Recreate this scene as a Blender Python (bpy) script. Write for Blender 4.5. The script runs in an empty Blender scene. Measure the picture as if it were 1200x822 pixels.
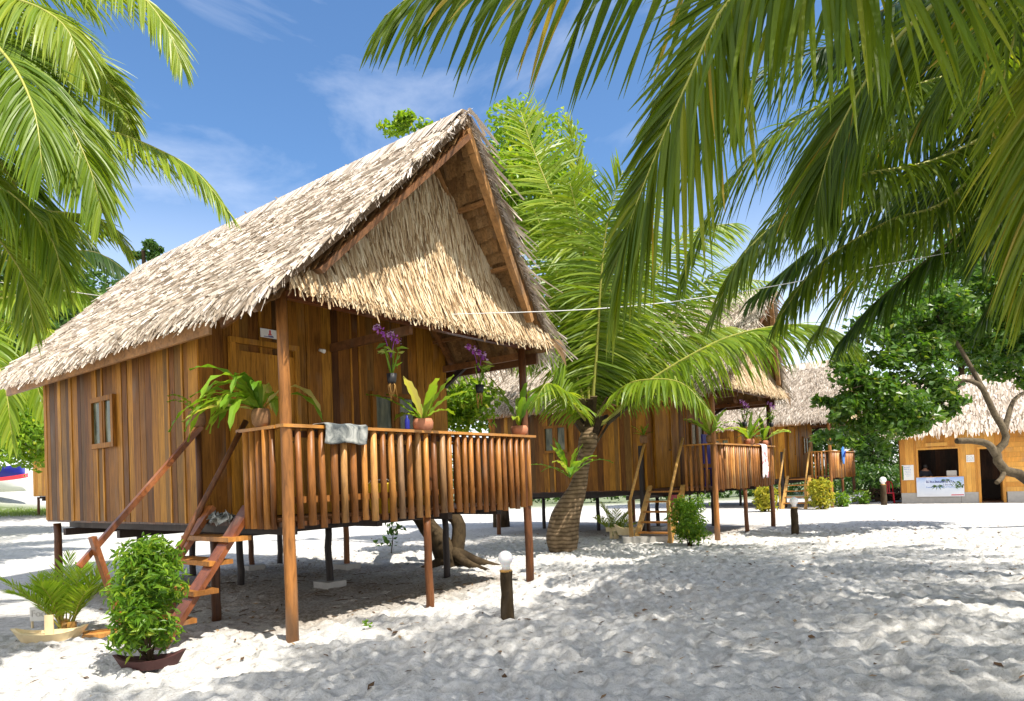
import bpy, math, random
import numpy as np
from mathutils import Vector, Matrix
R = math.radians
random.seed(7)
rng = np.random.default_rng(11)
scene = bpy.context.scene
COL = scene.collection

# ------------------------------------------------------------------ camera
F_PX, PITCH, ROLL, SHY = 799.8, 0.0179, -0.0369, 136.2
CAM = np.array([0, 0, 1.6])
_fwd = np.array([0, math.cos(PITCH), math.sin(PITCH)])
_up = np.array([0, -math.sin(PITCH), math.cos(PITCH)])
_rt = np.array([1.0, 0, 0])
RT = math.cos(ROLL) * _rt + math.sin(ROLL) * _up
UP = -math.sin(ROLL) * _rt + math.cos(ROLL) * _up
cd = bpy.data.cameras.new('camera')
cam = bpy.data.objects.new('camera', cd)
COL.objects.link(cam)
cd.sensor_width = 36
cd.lens = F_PX / 1200 * 36
cd.shift_y = SHY / 1200
cd.clip_end = 2000
cam.matrix_world = Matrix(((RT[0], UP[0], -_fwd[0], 0), (RT[1], UP[1], -_fwd[1], 0),
                           (RT[2], UP[2], -_fwd[2], 1.6), (0, 0, 0, 1)))
scene.camera = cam

# ------------------------------------------------------------------ sky, sun, exposure
HUT_YAW = 0.6592                       # u: along the porch front, v: out of the porch
HU = np.array([math.sin(HUT_YAW), math.cos(HUT_YAW), 0])
HV = np.array([math.cos(HUT_YAW), -math.sin(HUT_YAW), 0])
SUN_EL, SUN_SIDE = R(59), -0.10
sd = HV * 1.0 + HU * SUN_SIDE
sd = sd / np.linalg.norm(sd) * math.cos(SUN_EL) + np.array([0, 0, math.sin(SUN_EL)])
sl = bpy.data.lights.new('sun', 'SUN')
sun = bpy.data.objects.new('sun', sl)
COL.objects.link(sun)
sl.energy = 4.7
sl.angle = R(0.55)
sl.color = (1.0, 0.94, 0.84)
sun.rotation_euler = Vector(sd).to_track_quat('Z', 'Y').to_euler()
sun.location = (0, 0, 30)
world = bpy.data.worlds.new('World')
scene.world = world
world.use_nodes = True
wt = world.node_tree
for n in list(wt.nodes):
    wt.nodes.remove(n)
wo = wt.nodes.new('ShaderNodeOutputWorld')
bg = wt.nodes.new('ShaderNodeBackground')
sky = wt.nodes.new('ShaderNodeTexSky')
sky.sky_type = 'NISHITA'
sky.sun_disc = False
sky.sun_elevation = SUN_EL
sky.sun_rotation = math.atan2(sd[0], sd[1])
sky.altitude = 0
sky.air_density = 1.0
sky.dust_density = 0.6
sky.ozone_density = 3.2
bg.inputs['Strength'].default_value = 0.12
tc = wt.nodes.new('ShaderNodeTexCoord')
mp = wt.nodes.new('ShaderNodeMapping')
mp.inputs['Scale'].default_value = (1.6, 1.6, 4.5)
mp.inputs['Rotation'].default_value = (0.35, 0.1, 0.3)
wn = wt.nodes.new('ShaderNodeTexNoise')
wn.inputs['Scale'].default_value = 1.5
wn.inputs['Detail'].default_value = 7
wn.inputs['Roughness'].default_value = 0.58
wn.inputs['Distortion'].default_value = 0.5
wr = wt.nodes.new('ShaderNodeValToRGB')
wr.color_ramp.elements[0].position = 0.50
wr.color_ramp.elements[0].color = (0, 0, 0, 1)
wr.color_ramp.elements[1].position = 0.86
wr.color_ramp.elements[1].color = (0.42, 0.42, 0.42, 1)
wsep = wt.nodes.new('ShaderNodeSeparateXYZ')
wlow = wt.nodes.new('ShaderNodeMapRange')        # more cloud low down, as over the sea
wlow.inputs['From Min'].default_value = 0.10
wlow.inputs['From Max'].default_value = 0.40
wlow.inputs['To Min'].default_value = 0.50
wlow.inputs['To Max'].default_value = 0.0
wadd = wt.nodes.new('ShaderNodeMath')
wadd.operation = 'ADD'
wadd.use_clamp = True
wmix = wt.nodes.new('ShaderNodeMixRGB')
wmix.inputs['Color2'].default_value = (8.2, 8.2, 8.3, 1)
whsv = wt.nodes.new('ShaderNodeHueSaturation')
whsv.inputs['Saturation'].default_value = 1.14
L = wt.links.new
L(tc.outputs['Generated'], mp.inputs['Vector'])
L(mp.outputs['Vector'], wn.inputs['Vector'])
L(wn.outputs['Fac'], wr.inputs['Fac'])
L(tc.outputs['Generated'], wsep.inputs['Vector'])
L(wsep.outputs['Z'], wlow.inputs['Value'])
L(wr.outputs['Color'], wadd.inputs[0])
L(wlow.outputs['Result'], wadd.inputs[1])
wbk = wt.nodes.new('ShaderNodeMapRange')         # unseen cloud bank added behind the camera, white fill for the shade
wbk.interpolation_type = 'SMOOTHSTEP'
wbk.inputs['From Min'].default_value = 0.25
wbk.inputs['From Max'].default_value = -0.35
wbk.inputs['To Min'].default_value = 0.0
wbk.inputs['To Max'].default_value = 0.75
wadd2 = wt.nodes.new('ShaderNodeMath')
wadd2.operation = 'ADD'
wadd2.use_clamp = True
L(wsep.outputs['Y'], wbk.inputs['Value'])
L(wadd.outputs[0], wadd2.inputs[0])
L(wbk.outputs['Result'], wadd2.inputs[1])
L(wadd2.outputs[0], wmix.inputs['Fac'])
L(sky.outputs['Color'], whsv.inputs['Color'])
L(whsv.outputs['Color'], wmix.inputs['Color1'])
L(wmix.outputs['Color'], bg.inputs['Color'])
L(bg.outputs['Background'], wo.inputs['Surface'])
scene.view_settings.view_transform = 'Standard'
scene.view_settings.look = 'None'
scene.view_settings.exposure = 0.86
scene.view_settings.gamma = 1
scene.cycles.max_bounces = 8
scene.cycles.diffuse_bounces = 5
scene.cycles.transparent_max_bounces = 8


def ray(px, py):
    return _fwd + RT * (px - 600) / F_PX - UP * (py - 411 - SHY) / F_PX


def at(px, py, Y):
    d = ray(px, py)
    return CAM + d * (Y / d[1])


def gnd(px, py, z=0.0):
    d = ray(px, py)
    return CAM + d * ((z - 1.6) / d[2])


# ------------------------------------------------------------------ helpers
def c8(r, g, b):
    return tuple(((x / 255) / 12.92 if x / 255 <= .04045 else ((x / 255 + .055) / 1.055) ** 2.4) for x in (r, g, b)) + (1,)


class NT:
    def __init__(s, name):
        s.m = bpy.data.materials.new(name)
        s.m.use_nodes = True
        s.t = s.m.node_tree
        s.p = s.t.nodes['Principled BSDF']
        s.o = s.t.nodes['Material Output']

    def n(s, kind, **kw):
        x = s.t.nodes.new('ShaderNode' + kind)
        for k, v in kw.items():
            if k in x.inputs:
                x.inputs[k].default_value = v
            else:
                setattr(x, k, v)
        return x

    def l(s, a, b):
        s.t.links.new(a, b)

    def ramp(s, fac, stops, mode='LINEAR'):
        r = s.n('ValToRGB')
        e = r.color_ramp.elements
        r.color_ramp.interpolation = mode
        while len(e) < len(stops):
            e.new(0.5)
        for el, (p, c) in zip(e, stops):
            el.position = p
            el.color = tuple(c[:3]) + (1,)
        s.l(fac, r.inputs['Fac'])
        return r.outputs['Color']

    def rnd(s):
        a = s.n('Attribute', attribute_name='rnd')
        return a.outputs['Fac']

    def noise(s, scale, vec=None, detail=4, rough=.55, dist=0.0, mscale=None, coord='Object', off=None):
        x = s.n('TexNoise')
        x.inputs['Scale'].default_value = scale
        x.inputs['Detail'].default_value = detail
        x.inputs['Roughness'].default_value = rough
        x.inputs['Distortion'].default_value = dist
        t = s.n('TexCoord')
        src = t.outputs[coord]
        m = s.n('Mapping')
        if mscale:
            m.inputs['Scale'].default_value = mscale
        s.l(src, m.inputs['Vector'])
        src = m.outputs['Vector']
        if off is not None:
            mu = s.n('Math', operation='MULTIPLY')
            mu.inputs[1].default_value = 37.0
            s.l(off, mu.inputs[0])
            ad = s.n('VectorMath', operation='ADD')
            s.l(src, ad.inputs[0])
            s.l(mu.outputs[0], ad.inputs[1])
            src = ad.outputs['Vector']
        s.l(src, x.inputs['Vector'])
        return x.outputs['Fac']

    def mix(s, fac, a, b, mode='MIX'):
        x = s.n('MixRGB', blend_type=mode)
        for k, v in (('Fac', fac), ('Color1', a), ('Color2', b)):
            if isinstance(v, (int, float)):
                x.inputs[k].default_value = v
            elif isinstance(v, tuple):
                x.inputs[k].default_value = tuple(v[:3]) + (1,)
            else:
                s.l(v, x.inputs[k])
        return x.outputs['Color']

    def bump(s, h, strength, dist=0.02):
        b = s.n('Bump')
        b.inputs['Strength'].default_value = strength
        b.inputs['Distance'].default_value = dist
        s.l(h, b.inputs['Height'])
        s.l(b.outputs['Normal'], s.p.inputs['Normal'])
        return b


def plain(name, col, rough=.7, spec=.3, var=.25, nscale=8.0):
    m = NT(name)
    f = m.noise(nscale)
    c = m.mix(f, tuple(x * (1 - var) for x in col[:3]), tuple(min(1, x * (1 + var)) for x in col[:3]))
    m.l(c, m.p.inputs['Base Color'])
    m.p.inputs['Roughness'].default_value = rough
    m.p.inputs['Specular IOR Level'].default_value = spec
    m.bump(f, .15)
    return m.m


def wood(name, stops, rough=.42, mscale=(14, 14, .9), grain=.55, spec=.45, blotch=.35):
    m = NT(name)
    r = m.rnd()
    base = m.ramp(r, stops)
    g = m.noise(3.2, mscale=mscale, detail=6, rough=.65, dist=.6, off=r)
    gl = m.ramp(g, [(.30, (1 - grain,) * 3), (.52, (.95,) * 3), (.72, (1.22,) * 3)])
    c = m.mix(1.0, base, gl, 'MULTIPLY')
    b = m.noise(1.7, mscale=(1.2, 1.2, .5), detail=3, off=r)
    bl = m.ramp(b, [(.30, (1 - blotch, 1 - blotch * 1.05, 1 - blotch * 1.1)), (.65, (1.12, 1.1, 1.05))])
    c = m.mix(1.0, c, bl, 'MULTIPLY')
    k = m.noise(2.6, mscale=(1.1, 1.1, .45), detail=2, off=r)
    c = m.mix(m.ramp(k, [(.60, (0, 0, 0)), (.74, (.30, .30, .30))]), c, (.20, .165, .13))      # weathered grey patches
    q = m.noise(9.0, mscale=(1.6, 1.6, .5), detail=1, off=r)
    c = m.mix(1.0, c, m.ramp(q, [(.17, (.25, .2, .18)), (.24, (1, 1, 1))]), 'MULTIPLY')            # knots
    m.l(c, m.p.inputs['Base Color'])
    m.p.inputs['Roughness'].default_value = rough
    m.p.inputs['Specular IOR Level'].default_value = spec
    m.bump(g, .35, .008)
    return m.m


def leafm(name, stops, tcol, trans=.38, rough=.42, spec=.4):
    m = NT(name)
    r = m.rnd()
    c = m.ramp(r, stops)
    m.l(c, m.p.inputs['Base Color'])
    m.p.inputs['Roughness'].default_value = rough
    m.p.inputs['Specular IOR Level'].default_value = spec
    t = m.n('BsdfTranslucent')
    tcn = m.mix(1.0, c, tuple(tcol), 'MULTIPLY')
    m.l(tcn, t.inputs['Color'])
    mx = m.n('MixShader')
    mx.inputs['Fac'].default_value = trans
    m.l(m.p.outputs['BSDF'], mx.inputs[1])
    m.l(t.outputs['BSDF'], mx.inputs[2])
    m.l(mx.outputs['Shader'], m.o.inputs['Surface'])
    return m.m


M = {}
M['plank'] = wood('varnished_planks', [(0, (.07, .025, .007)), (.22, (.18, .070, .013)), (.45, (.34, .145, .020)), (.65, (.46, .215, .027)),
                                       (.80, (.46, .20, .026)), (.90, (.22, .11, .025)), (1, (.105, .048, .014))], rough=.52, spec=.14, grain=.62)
M['newplank'] = wood('fresh_planks', [(0, (.50, .21, .028)), (.5, (.64, .29, .042)), (1, (.74, .39, .08))], rough=.5, grain=.22, blotch=.15)
M['log'] = wood('peeled_logs', [(0, (.17, .062, .018)), (.3, (.34, .135, .030)), (.6, (.50, .215, .048)), (.82, (.60, .30, .085)), (1, (.27, .16, .085))], rough=.42, spec=.3, mscale=(10, 10, 1.6), grain=.42, blotch=.55)
M['post'] = wood('post_wood', [(0, (.05, .022, .011)), (.5, (.16, .058, .018)), (1, (.36, .15, .038))], rough=.45, spec=.3, mscale=(9, 9, 1.2), blotch=.5)
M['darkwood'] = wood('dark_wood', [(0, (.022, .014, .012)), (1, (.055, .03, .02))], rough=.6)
M['redwood'] = wood('red_brown_wood', [(0, (.12, .036, .016)), (.6, (.27, .085, .028)), (1, (.40, .14, .04))], rough=.32, mscale=(6, 6, 3), blotch=.65)
M['beam'] = wood('roof_timber', [(0, (.11, .045, .018)), (.5, (.26, .115, .04)), (1, (.42, .22, .08))], rough=.5, mscale=(4, 4, 4))
M['rail'] = wood('yellow_rail', [(0, (.38, .155, .025)), (1, (.55, .25, .05))], rough=.4, mscale=(2, 10, 10), grain=.3)
M['pole'] = wood('yellow_pole', [(0, (.36, .18, .035)), (1, (.55, .31, .08))], rough=.5, mscale=(5, 5, 4), grain=.4)
M['thatch'] = leafm('sun_bleached_thatch', [(0, (.13, .095, .065)), (.22, (.36, .295, .23)), (.55, (.56, .49, .42)), (1, (.78, .72, .65))], (1, .85, .6), .12, .8, .15)
M['straw'] = leafm('straw_thatch', [(0, (.15, .085, .04)), (.28, (.36, .24, .125)), (.6, (.58, .44, .27)), (1, (.78, .68, .49))], (1, .8, .5), .12, .75, .2)
M['under'] = wood('thatch_underside', [(0, (.13, .065, .025)), (.5, (.27, .15, .06)), (1, (.42, .26, .12))], rough=.8, mscale=(9, 9, 9), spec=.15)
M['thatchcore'] = plain('thatch_core', (.16, .11, .07, 1), .9, .1)
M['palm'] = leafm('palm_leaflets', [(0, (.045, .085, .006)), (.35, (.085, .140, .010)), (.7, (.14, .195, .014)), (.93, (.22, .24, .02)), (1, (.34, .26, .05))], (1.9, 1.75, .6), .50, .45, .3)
M['palmlit'] = leafm('sun_tone_palm_leaflets', [(0, (.085, .16, .010)), (.5, (.17, .26, .016)), (1, (.32, .38, .04))], (1.6, 1.5, .7), .48, .4, .4)  # palm leaflet colour lightened so the fronds look sunlit
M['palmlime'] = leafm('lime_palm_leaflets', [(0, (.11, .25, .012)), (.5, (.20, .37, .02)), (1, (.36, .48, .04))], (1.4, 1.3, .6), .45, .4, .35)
M['palmdark'] = leafm('shade_tone_palm_leaflets', [(0, (.024, .055, .008)), (.5, (.045, .088, .012)), (1, (.09, .125, .018))], (1.8, 1.7, .7), .42, .45, .3)  # palm leaflet colour darkened to stand in for canopy shade
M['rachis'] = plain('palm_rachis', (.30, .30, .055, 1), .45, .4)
M['rachisdark'] = plain('shade_tone_palm_rachis', (.13, .12, .04, 1), .5, .3)  # rachis darkened the same way, shade put into its colour
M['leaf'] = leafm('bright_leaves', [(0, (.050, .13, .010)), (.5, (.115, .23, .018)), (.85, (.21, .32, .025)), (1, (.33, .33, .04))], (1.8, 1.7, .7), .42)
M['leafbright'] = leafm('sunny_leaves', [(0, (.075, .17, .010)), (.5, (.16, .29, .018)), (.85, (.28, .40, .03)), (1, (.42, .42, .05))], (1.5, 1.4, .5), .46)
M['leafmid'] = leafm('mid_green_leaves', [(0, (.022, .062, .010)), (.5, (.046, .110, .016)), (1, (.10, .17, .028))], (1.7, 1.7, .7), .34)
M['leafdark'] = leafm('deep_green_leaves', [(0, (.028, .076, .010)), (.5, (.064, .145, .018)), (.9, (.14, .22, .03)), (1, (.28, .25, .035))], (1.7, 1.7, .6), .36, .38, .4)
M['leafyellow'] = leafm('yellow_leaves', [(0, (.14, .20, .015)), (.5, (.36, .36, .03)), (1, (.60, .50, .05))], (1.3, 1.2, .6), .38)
M['fern'] = leafm('fern_straps', [(0, (.10, .22, .014)), (.5, (.20, .34, .025)), (.85, (.36, .45, .05)), (1, (.58, .52, .18))], (1.5, 1.4, .6), .40, .38, .45)
M['bark'] = wood('tree_bark', [(0, (.045, .03, .017)), (1, (.10, .072, .038))], rough=.85, mscale=(5, 5, 2.5), spec=.15, blotch=.6)
M['greybark'] = wood('grey_bark', [(0, (.09, .07, .045)), (1, (.15, .12, .08))], rough=.85, mscale=(5, 5, 5), spec=.15, blotch=.55)
M['terracotta'] = plain('terracotta', (.42, .17, .09, 1), .75)
M['husk'] = plain('coconut_husk', (.22, .12, .06, 1), .9, .1, .5, 30)
M['white'] = plain('white_paint', (.78, .78, .76, 1), .5, .4, .06)
M['concrete'] = plain('concrete', (.42, .40, .37, 1), .9, .2, .2)
M['black'] = plain('black_plastic', (.02, .02, .022, 1), .45)
M['red'] = plain('red_plastic', (.42, .012, .025, 1), .4)
M['blue'] = plain('blue_paint', (.012, .016, .20, 1), .4)
M['blueplastic'] = plain('blue_plastic', (.06, .20, .55, 1), .5)
M['redpaint'] = plain('boat_red', (.62, .035, .05, 1), .5)
M['yellow'] = plain('yellow_plastic', (.65, .42, .02, 1), .5)
M['cream'] = plain('cream_paint', (.70, .56, .33, 1), .6)
M['planter'] = plain('dark_red_planter', (.06, .024, .022, 1), .6, .3, .4)
M['purple'] = leafm('orchid_petals', [(0, (.30, .04, .42)), (.45, (.50, .12, .60)), (.7, (.72, .45, .76)), (1, (.85, .75, .85))], (1.1, 1, 1.1), .3)
M['flowerwhite'] = leafm('pale_petals', [(0, (.55, .6, .75)), (1, (.8, .8, .85))], (1, 1, 1), .3)
M['skin'] = plain('skin', (.22, .11, .07, 1), .6)
M['cloth'] = plain('dark_cloth', (.012, .013, .02, 1), .8)
M['hair'] = plain('black_hair', (.01, .008, .007, 1), .5)
M['soil'] = plain('soil', (.10, .07, .045, 1), .95, .1)
M['litter'] = leafm('dry_litter', [(0, (.07, .04, .02)), (.6, (.20, .12, .06)), (1, (.36, .26, .15))], (1, .8, .5), .1, .8, .2)
M['grass'] = leafm('grass_blades', [(0, (.08, .16, .02)), (1, (.20, .26, .04))], (1.4, 1.4, .7), .35)
M['stain'] = plain('dark_panel', (.06, .04, .03, 1), .6)


def trunkmat():
    m = NT('coconut_trunk')
    t = m.n('TexCoord')
    w = m.n('TexWave', wave_type='BANDS', bands_direction='Z')
    w.inputs['Scale'].default_value = 3.6
    w.inputs['Distortion'].default_value = 3.2
    w.inputs['Detail'].default_value = 2
    m.l(t.outputs['Object'], w.inputs['Vector'])
    n = m.noise(6, detail=6)
    c = m.ramp(w.outputs['Fac'], [(0, (.10, .066, .038)), (.16, (.20, .145, .085)), (1, (.27, .20, .125))])
    d = m.ramp(n, [(.3, (.45, .42, .38)), (.65, (1.1, 1.05, 1))])
    m.l(m.mix(1, c, d, 'MULTIPLY'), m.p.inputs['Base Color'])
    m.p.inputs['Roughness'].default_value = .85
    m.p.inputs['Specular IOR Level'].default_value = .15
    m.bump(w.outputs['Fac'], .35, .02)
    return m.m


M['trunk'] = trunkmat()


def glassmat():
    m = NT('window_glass')
    f = m.noise(3.0, mscale=(3, 3, .7), detail=3)
    m.l(m.ramp(f, [(.35, (.03, .04, .02)), (.65, (.17, .17, .10))]), m.p.inputs['Base Color'])
    m.p.inputs['Roughness'].default_value = .22
    m.p.inputs['Specular IOR Level'].default_value = .3
    return m.m


M['pane'] = glassmat()


def globemat():
    m = NT('opal_glass')
    m.p.inputs['Base Color'].default_value = (.80, .80, .80, 1)
    m.p.inputs['Roughness'].default_value = .18
    m.p.inputs['Subsurface Weight'].default_value = .2
    return m.m


M['globe'] = globemat()


def towelmat():
    m = NT('grey_towel')
    f = m.noise(5.0, detail=5, dist=1.0)
    m.l(m.ramp(f, [(.38, (.07, .08, .085)), (.50, (.22, .23, .22)), (.62, (.42, .42, .39))]), m.p.inputs['Base Color'])
    g = m.noise(120)
    m.p.inputs['Roughness'].default_value = .95
    m.p.inputs['Specular IOR Level'].default_value = .05
    m.bump(g, .5, .01)
    return m.m


M['towel'] = towelmat()


def lacemat():
    m = NT('floral_cloth')
    f = m.noise(16.0, detail=2)
    m.l(m.ramp(f, [(.36, (.50, .13, .16)), (.46, (.75, .68, .66))]), m.p.inputs['Base Color'])
    m.p.inputs['Roughness'].default_value = .9
    return m.m


M['lace'] = lacemat()


def bannermat():
    m = NT('beach_banner')
    t = m.n('TexCoord')
    sp = m.n('SeparateXYZ')
    m.l(t.outputs['Object'], sp.inputs['Vector'])
    f = m.noise(2.2, detail=5)
    skyc = m.ramp(sp.outputs['Z'], [(0.0, (.74, .76, .80)), (.28, (.62, .68, .78)), (.55, (.50, .60, .80)), (.85, (.20, .36, .72))])
    c = m.mix(m.ramp(f, [(.45, (0, 0, 0)), (.62, (.55, .55, .55))]), skyc, (.80, .82, .86))
    m.l(c, m.p.inputs['Base Color'])
    m.p.inputs['Roughness'].default_value = .4
    return m.m


M['banner'] = bannermat()


def sandmat():
    m = NT('white_coral_sand')
    g = m.n('NewGeometry')
    def nz(s, d=5, r=.6):
        x = m.n('TexNoise')
        x.inputs['Scale'].default_value = s
        x.inputs['Detail'].default_value = d
        x.inputs['Roughness'].default_value = r
        m.l(g.outputs['Position'], x.inputs['Vector'])
        return x.outputs['Fac']
    a = nz(.8)
    b = nz(9.0)
    cfine = nz(75.0, 3, .7)
    col = m.ramp(a, [(.3, (.58, .565, .535)), (.7, (.69, .68, .66))])
    col = m.mix(1.0, col, m.ramp(b, [(.30, (.70, .69, .67)), (.55, (1.0, 1.0, 1.0))]), 'MULTIPLY')
    col = m.mix(1.0, col, m.ramp(cfine, [(.30, (.60, .57, .53)), (.45, (1, 1, 1))]), 'MULTIPLY')
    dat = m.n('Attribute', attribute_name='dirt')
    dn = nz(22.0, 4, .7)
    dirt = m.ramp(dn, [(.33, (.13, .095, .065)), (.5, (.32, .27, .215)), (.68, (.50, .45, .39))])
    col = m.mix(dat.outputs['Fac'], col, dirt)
    gat = m.n('Attribute', attribute_name='turf')
    turf = m.ramp(nz(3.0), [(.35, (.05, .10, .02)), (.7, (.16, .19, .06))])
    col = m.mix(gat.outputs['Fac'], col, turf)
    m.l(col, m.p.inputs['Base Color'])
    m.p.inputs['Roughness'].default_value = .95
    m.p.inputs['Specular IOR Level'].default_value = .08
    ad = m.n('Math', operation='MULTIPLY_ADD')
    ad.inputs[1].default_value = .35
    m.l(cfine, ad.inputs[0])
    m.l(nz(20.0, 6, .7), ad.inputs[2])
    vo = m.n('TexVoronoi', feature='SMOOTH_F1')
    vo.inputs['Scale'].default_value = 6.5
    vo.inputs['Smoothness'].default_value = .35
    wv = m.n('TexNoise')
    wv.inputs['Scale'].default_value = 3.0
    wv.inputs['Detail'].default_value = 3
    m.l(g.outputs['Position'], wv.inputs['Vector'])
    wm = m.n('VectorMath', operation='MULTIPLY_ADD')
    wm.inputs[1].default_value = (.35, .35, .35)
    m.l(wv.outputs['Color'], wm.inputs[0])
    m.l(g.outputs['Position'], wm.inputs[2])
    m.l(wm.outputs['Vector'], vo.inputs['Vector'])
    a2 = m.n('Math', operation='MULTIPLY_ADD')
    a2.inputs[1].default_value = .95
    m.l(vo.outputs['Distance'], a2.inputs[0])
    m.l(ad.outputs[0], a2.inputs[2])
    m.bump(a2.outputs[0], .75, .07)
    return m.m


M['sand'] = sandmat()


# ------------------------------------------------------------------ mesh building
class MB:
    def __init__(s):
        s.v, s.n, s.f, s.r, s.m, s.sm = [], 0, [], [], [], []

    def add(s, V, F, rnd=.5, mi=0, smooth=False):
        V = np.asarray(V, float).reshape(-1, 3)
        F = [tuple(int(i) + s.n for i in f) for f in F]
        s.v.append(V)
        s.n += len(V)
        s.f += F
        if np.ndim(rnd) == 0:
            s.r += [float(rnd)] * len(F)
        else:
            s.r += list(map(float, rnd))
        s.m += [mi] * len(F)
        s.sm += [smooth] * len(F)
        return s

    def box(s, c, size, rot=None, rnd=.5, mi=0):
        h = np.array(size) / 2
        P = np.array([[x, y, z] for x in (-1, 1) for y in (-1, 1) for z in (-1, 1)]) * h
        if rot is not None:
            P = P @ np.array(rot).T
        P = P + np.array(c)
        F = [(0, 1, 3, 2), (4, 6, 7, 5), (0, 4, 5, 1), (2, 3, 7, 6), (0, 2, 6, 4), (1, 5, 7, 3)]
        return s.add(P, F, rnd, mi)

    def beam(s, a, b, w, h, up=(0, 0, 1), rnd=.5, mi=0):
        a, b = np.array(a, float), np.array(b, float)
        t = b - a
        ln = np.linalg.norm(t)
        t = t / ln
        x = np.cross(np.array(up, float), t)
        if np.linalg.norm(x) < 1e-4:
            x = np.cross(np.array([0, 1.0, 0]), t)
        x /= np.linalg.norm(x)
        y = np.cross(t, x)
        return s.box((a + b) / 2, (w, h, ln), np.stack([x, y, t], 1), rnd, mi)

    def tube(s, pts, rad, n=10, rnd=.5, mi=0, smooth=True, cap=True):
        pts = np.array(pts, float)
        k = len(pts)
        rad = np.broadcast_to(np.array(rad, float), (k,))
        T = np.gradient(pts, axis=0)
        T /= np.linalg.norm(T, axis=1)[:, None] + 1e-9
        ref = np.array([1.0, 0.13, 0.07]) if abs(T[0][2]) > .6 else np.array([0.05, 0.1, 1.0])
        V = []
        for i in range(k):
            x = np.cross(ref, T[i])
            if np.linalg.norm(x) < 1e-3:
                x = np.cross([0, 1, 0], T[i])
            x /= np.linalg.norm(x)
            y = np.cross(T[i], x)
            for j in range(n):
                a = 2 * math.pi * j / n
                V.append(pts[i] + rad[i] * (x * math.cos(a) + y * math.sin(a)))
        F = [(i * n + j, i * n + (j + 1) % n, (i + 1) * n + (j + 1) % n, (i + 1) * n + j) for i in range(k - 1) for j in range(n)]
        s.add(V, F, rnd, mi, smooth)
        if cap:
            b = s.n - k * n
            s.f += [tuple(b + j for j in reversed(range(n))), tuple(b + (k - 1) * n + j for j in range(n))]
            s.r += [rnd, rnd]
            s.m += [mi, mi]
            s.sm += [False, False]
        return s

    def lathe(s, c, prof, n=20, rnd=.5, mi=0, smooth=True):
        V, c = [], np.array(c)
        for r, z in prof:
            for j in range(n):
                a = 2 * math.pi * j / n
                V.append(c + np.array([r * math.cos(a), r * math.sin(a), z]))
        k = len(prof)
        F = [(i * n + j, i * n + (j + 1) % n, (i + 1) * n + (j + 1) % n, (i + 1) * n + j) for i in range(k - 1) for j in range(n)]
        F.append(tuple(reversed(range(n))))
        F.append(tuple((k - 1) * n + j for j in range(n)))
        return s.add(V, F, rnd, mi, smooth)

    def ribbons(s, P, rnd, mi=0, smooth=False):
        """P: (N, S, 2, 3) left/right points per section"""
        P = np.asarray(P, float)
        N, S = P.shape[:2]
        if N == 0:
            return s
        base = (np.arange(N) * S * 2)[:, None]
        k = np.arange(S - 1)[None, :] * 2
        F = np.stack([base + k, base + k + 1, base + k + 3, base + k + 2], -1).reshape(-1, 4)
        return s.add(P.reshape(-1, 3), F.tolist(), np.repeat(np.broadcast_to(rnd, (N,)), S - 1), mi, smooth)

    def build(s, name, mats, parent=None, loc=None):
        me = bpy.data.meshes.new(name)
        V = np.concatenate(s.v)
        me.from_pydata(V.tolist(), [], s.f)
        for m in (mats if isinstance(mats, (list, tuple)) else [mats]):
            me.materials.append(m)
        a = me.attributes.new('rnd', 'FLOAT', 'FACE')
        a.data.foreach_set('value', np.array(s.r, dtype=np.float32))
        me.polygons.foreach_set('material_index', np.array(s.m, dtype=np.int32))
        me.polygons.foreach_set('use_smooth', np.array(s.sm, dtype=bool))
        o = bpy.data.objects.new(name, me)
        COL.objects.link(o)
        if parent is not None:
            o.parent = parent
        if loc is not None:
            o.location = loc
        return o


def tag(o, label=None, cat=None, group=None, kind=None):
    for k, v in (('label', label), ('category', cat), ('group', group), ('kind', kind)):
        if v:
            o[k] = v
    return o


def thing(name, label, cat, loc=(0, 0, 0), rz=0, group=None):
    o = bpy.data.objects.new(name, None)
    o.empty_display_size = .2
    COL.objects.link(o)
    o.location = tuple(loc)
    o.rotation_euler = (0, 0, rz)
    return tag(o, label, cat, group)


def copy_tree(o, parent=None, skip=()):
    c = o.copy()
    COL.objects.link(c)
    c.parent = parent
    for ch in list(o.children):
        if ch.name.split('.')[0] not in skip:
            copy_tree(ch, c, skip)
    return c


def spline(P, n):
    P = np.array(P, float)
    Q = np.vstack([2 * P[0] - P[1], P, 2 * P[-1] - P[-2]])
    t = np.linspace(0, len(P) - 1 - 1e-6, n)
    i = t.astype(int)
    f = (t - i)[:, None]
    a, b, c, d = Q[i], Q[i + 1], Q[i + 2], Q[i + 3]
    return .5 * (2 * b + (c - a) * f + (2 * a - 5 * b + 4 * c - d) * f ** 2 + (3 * b - a - 3 * c + d) * f ** 3)


def unit(a):
    return a / (np.linalg.norm(a, axis=-1, keepdims=True) + 1e-9)


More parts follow.
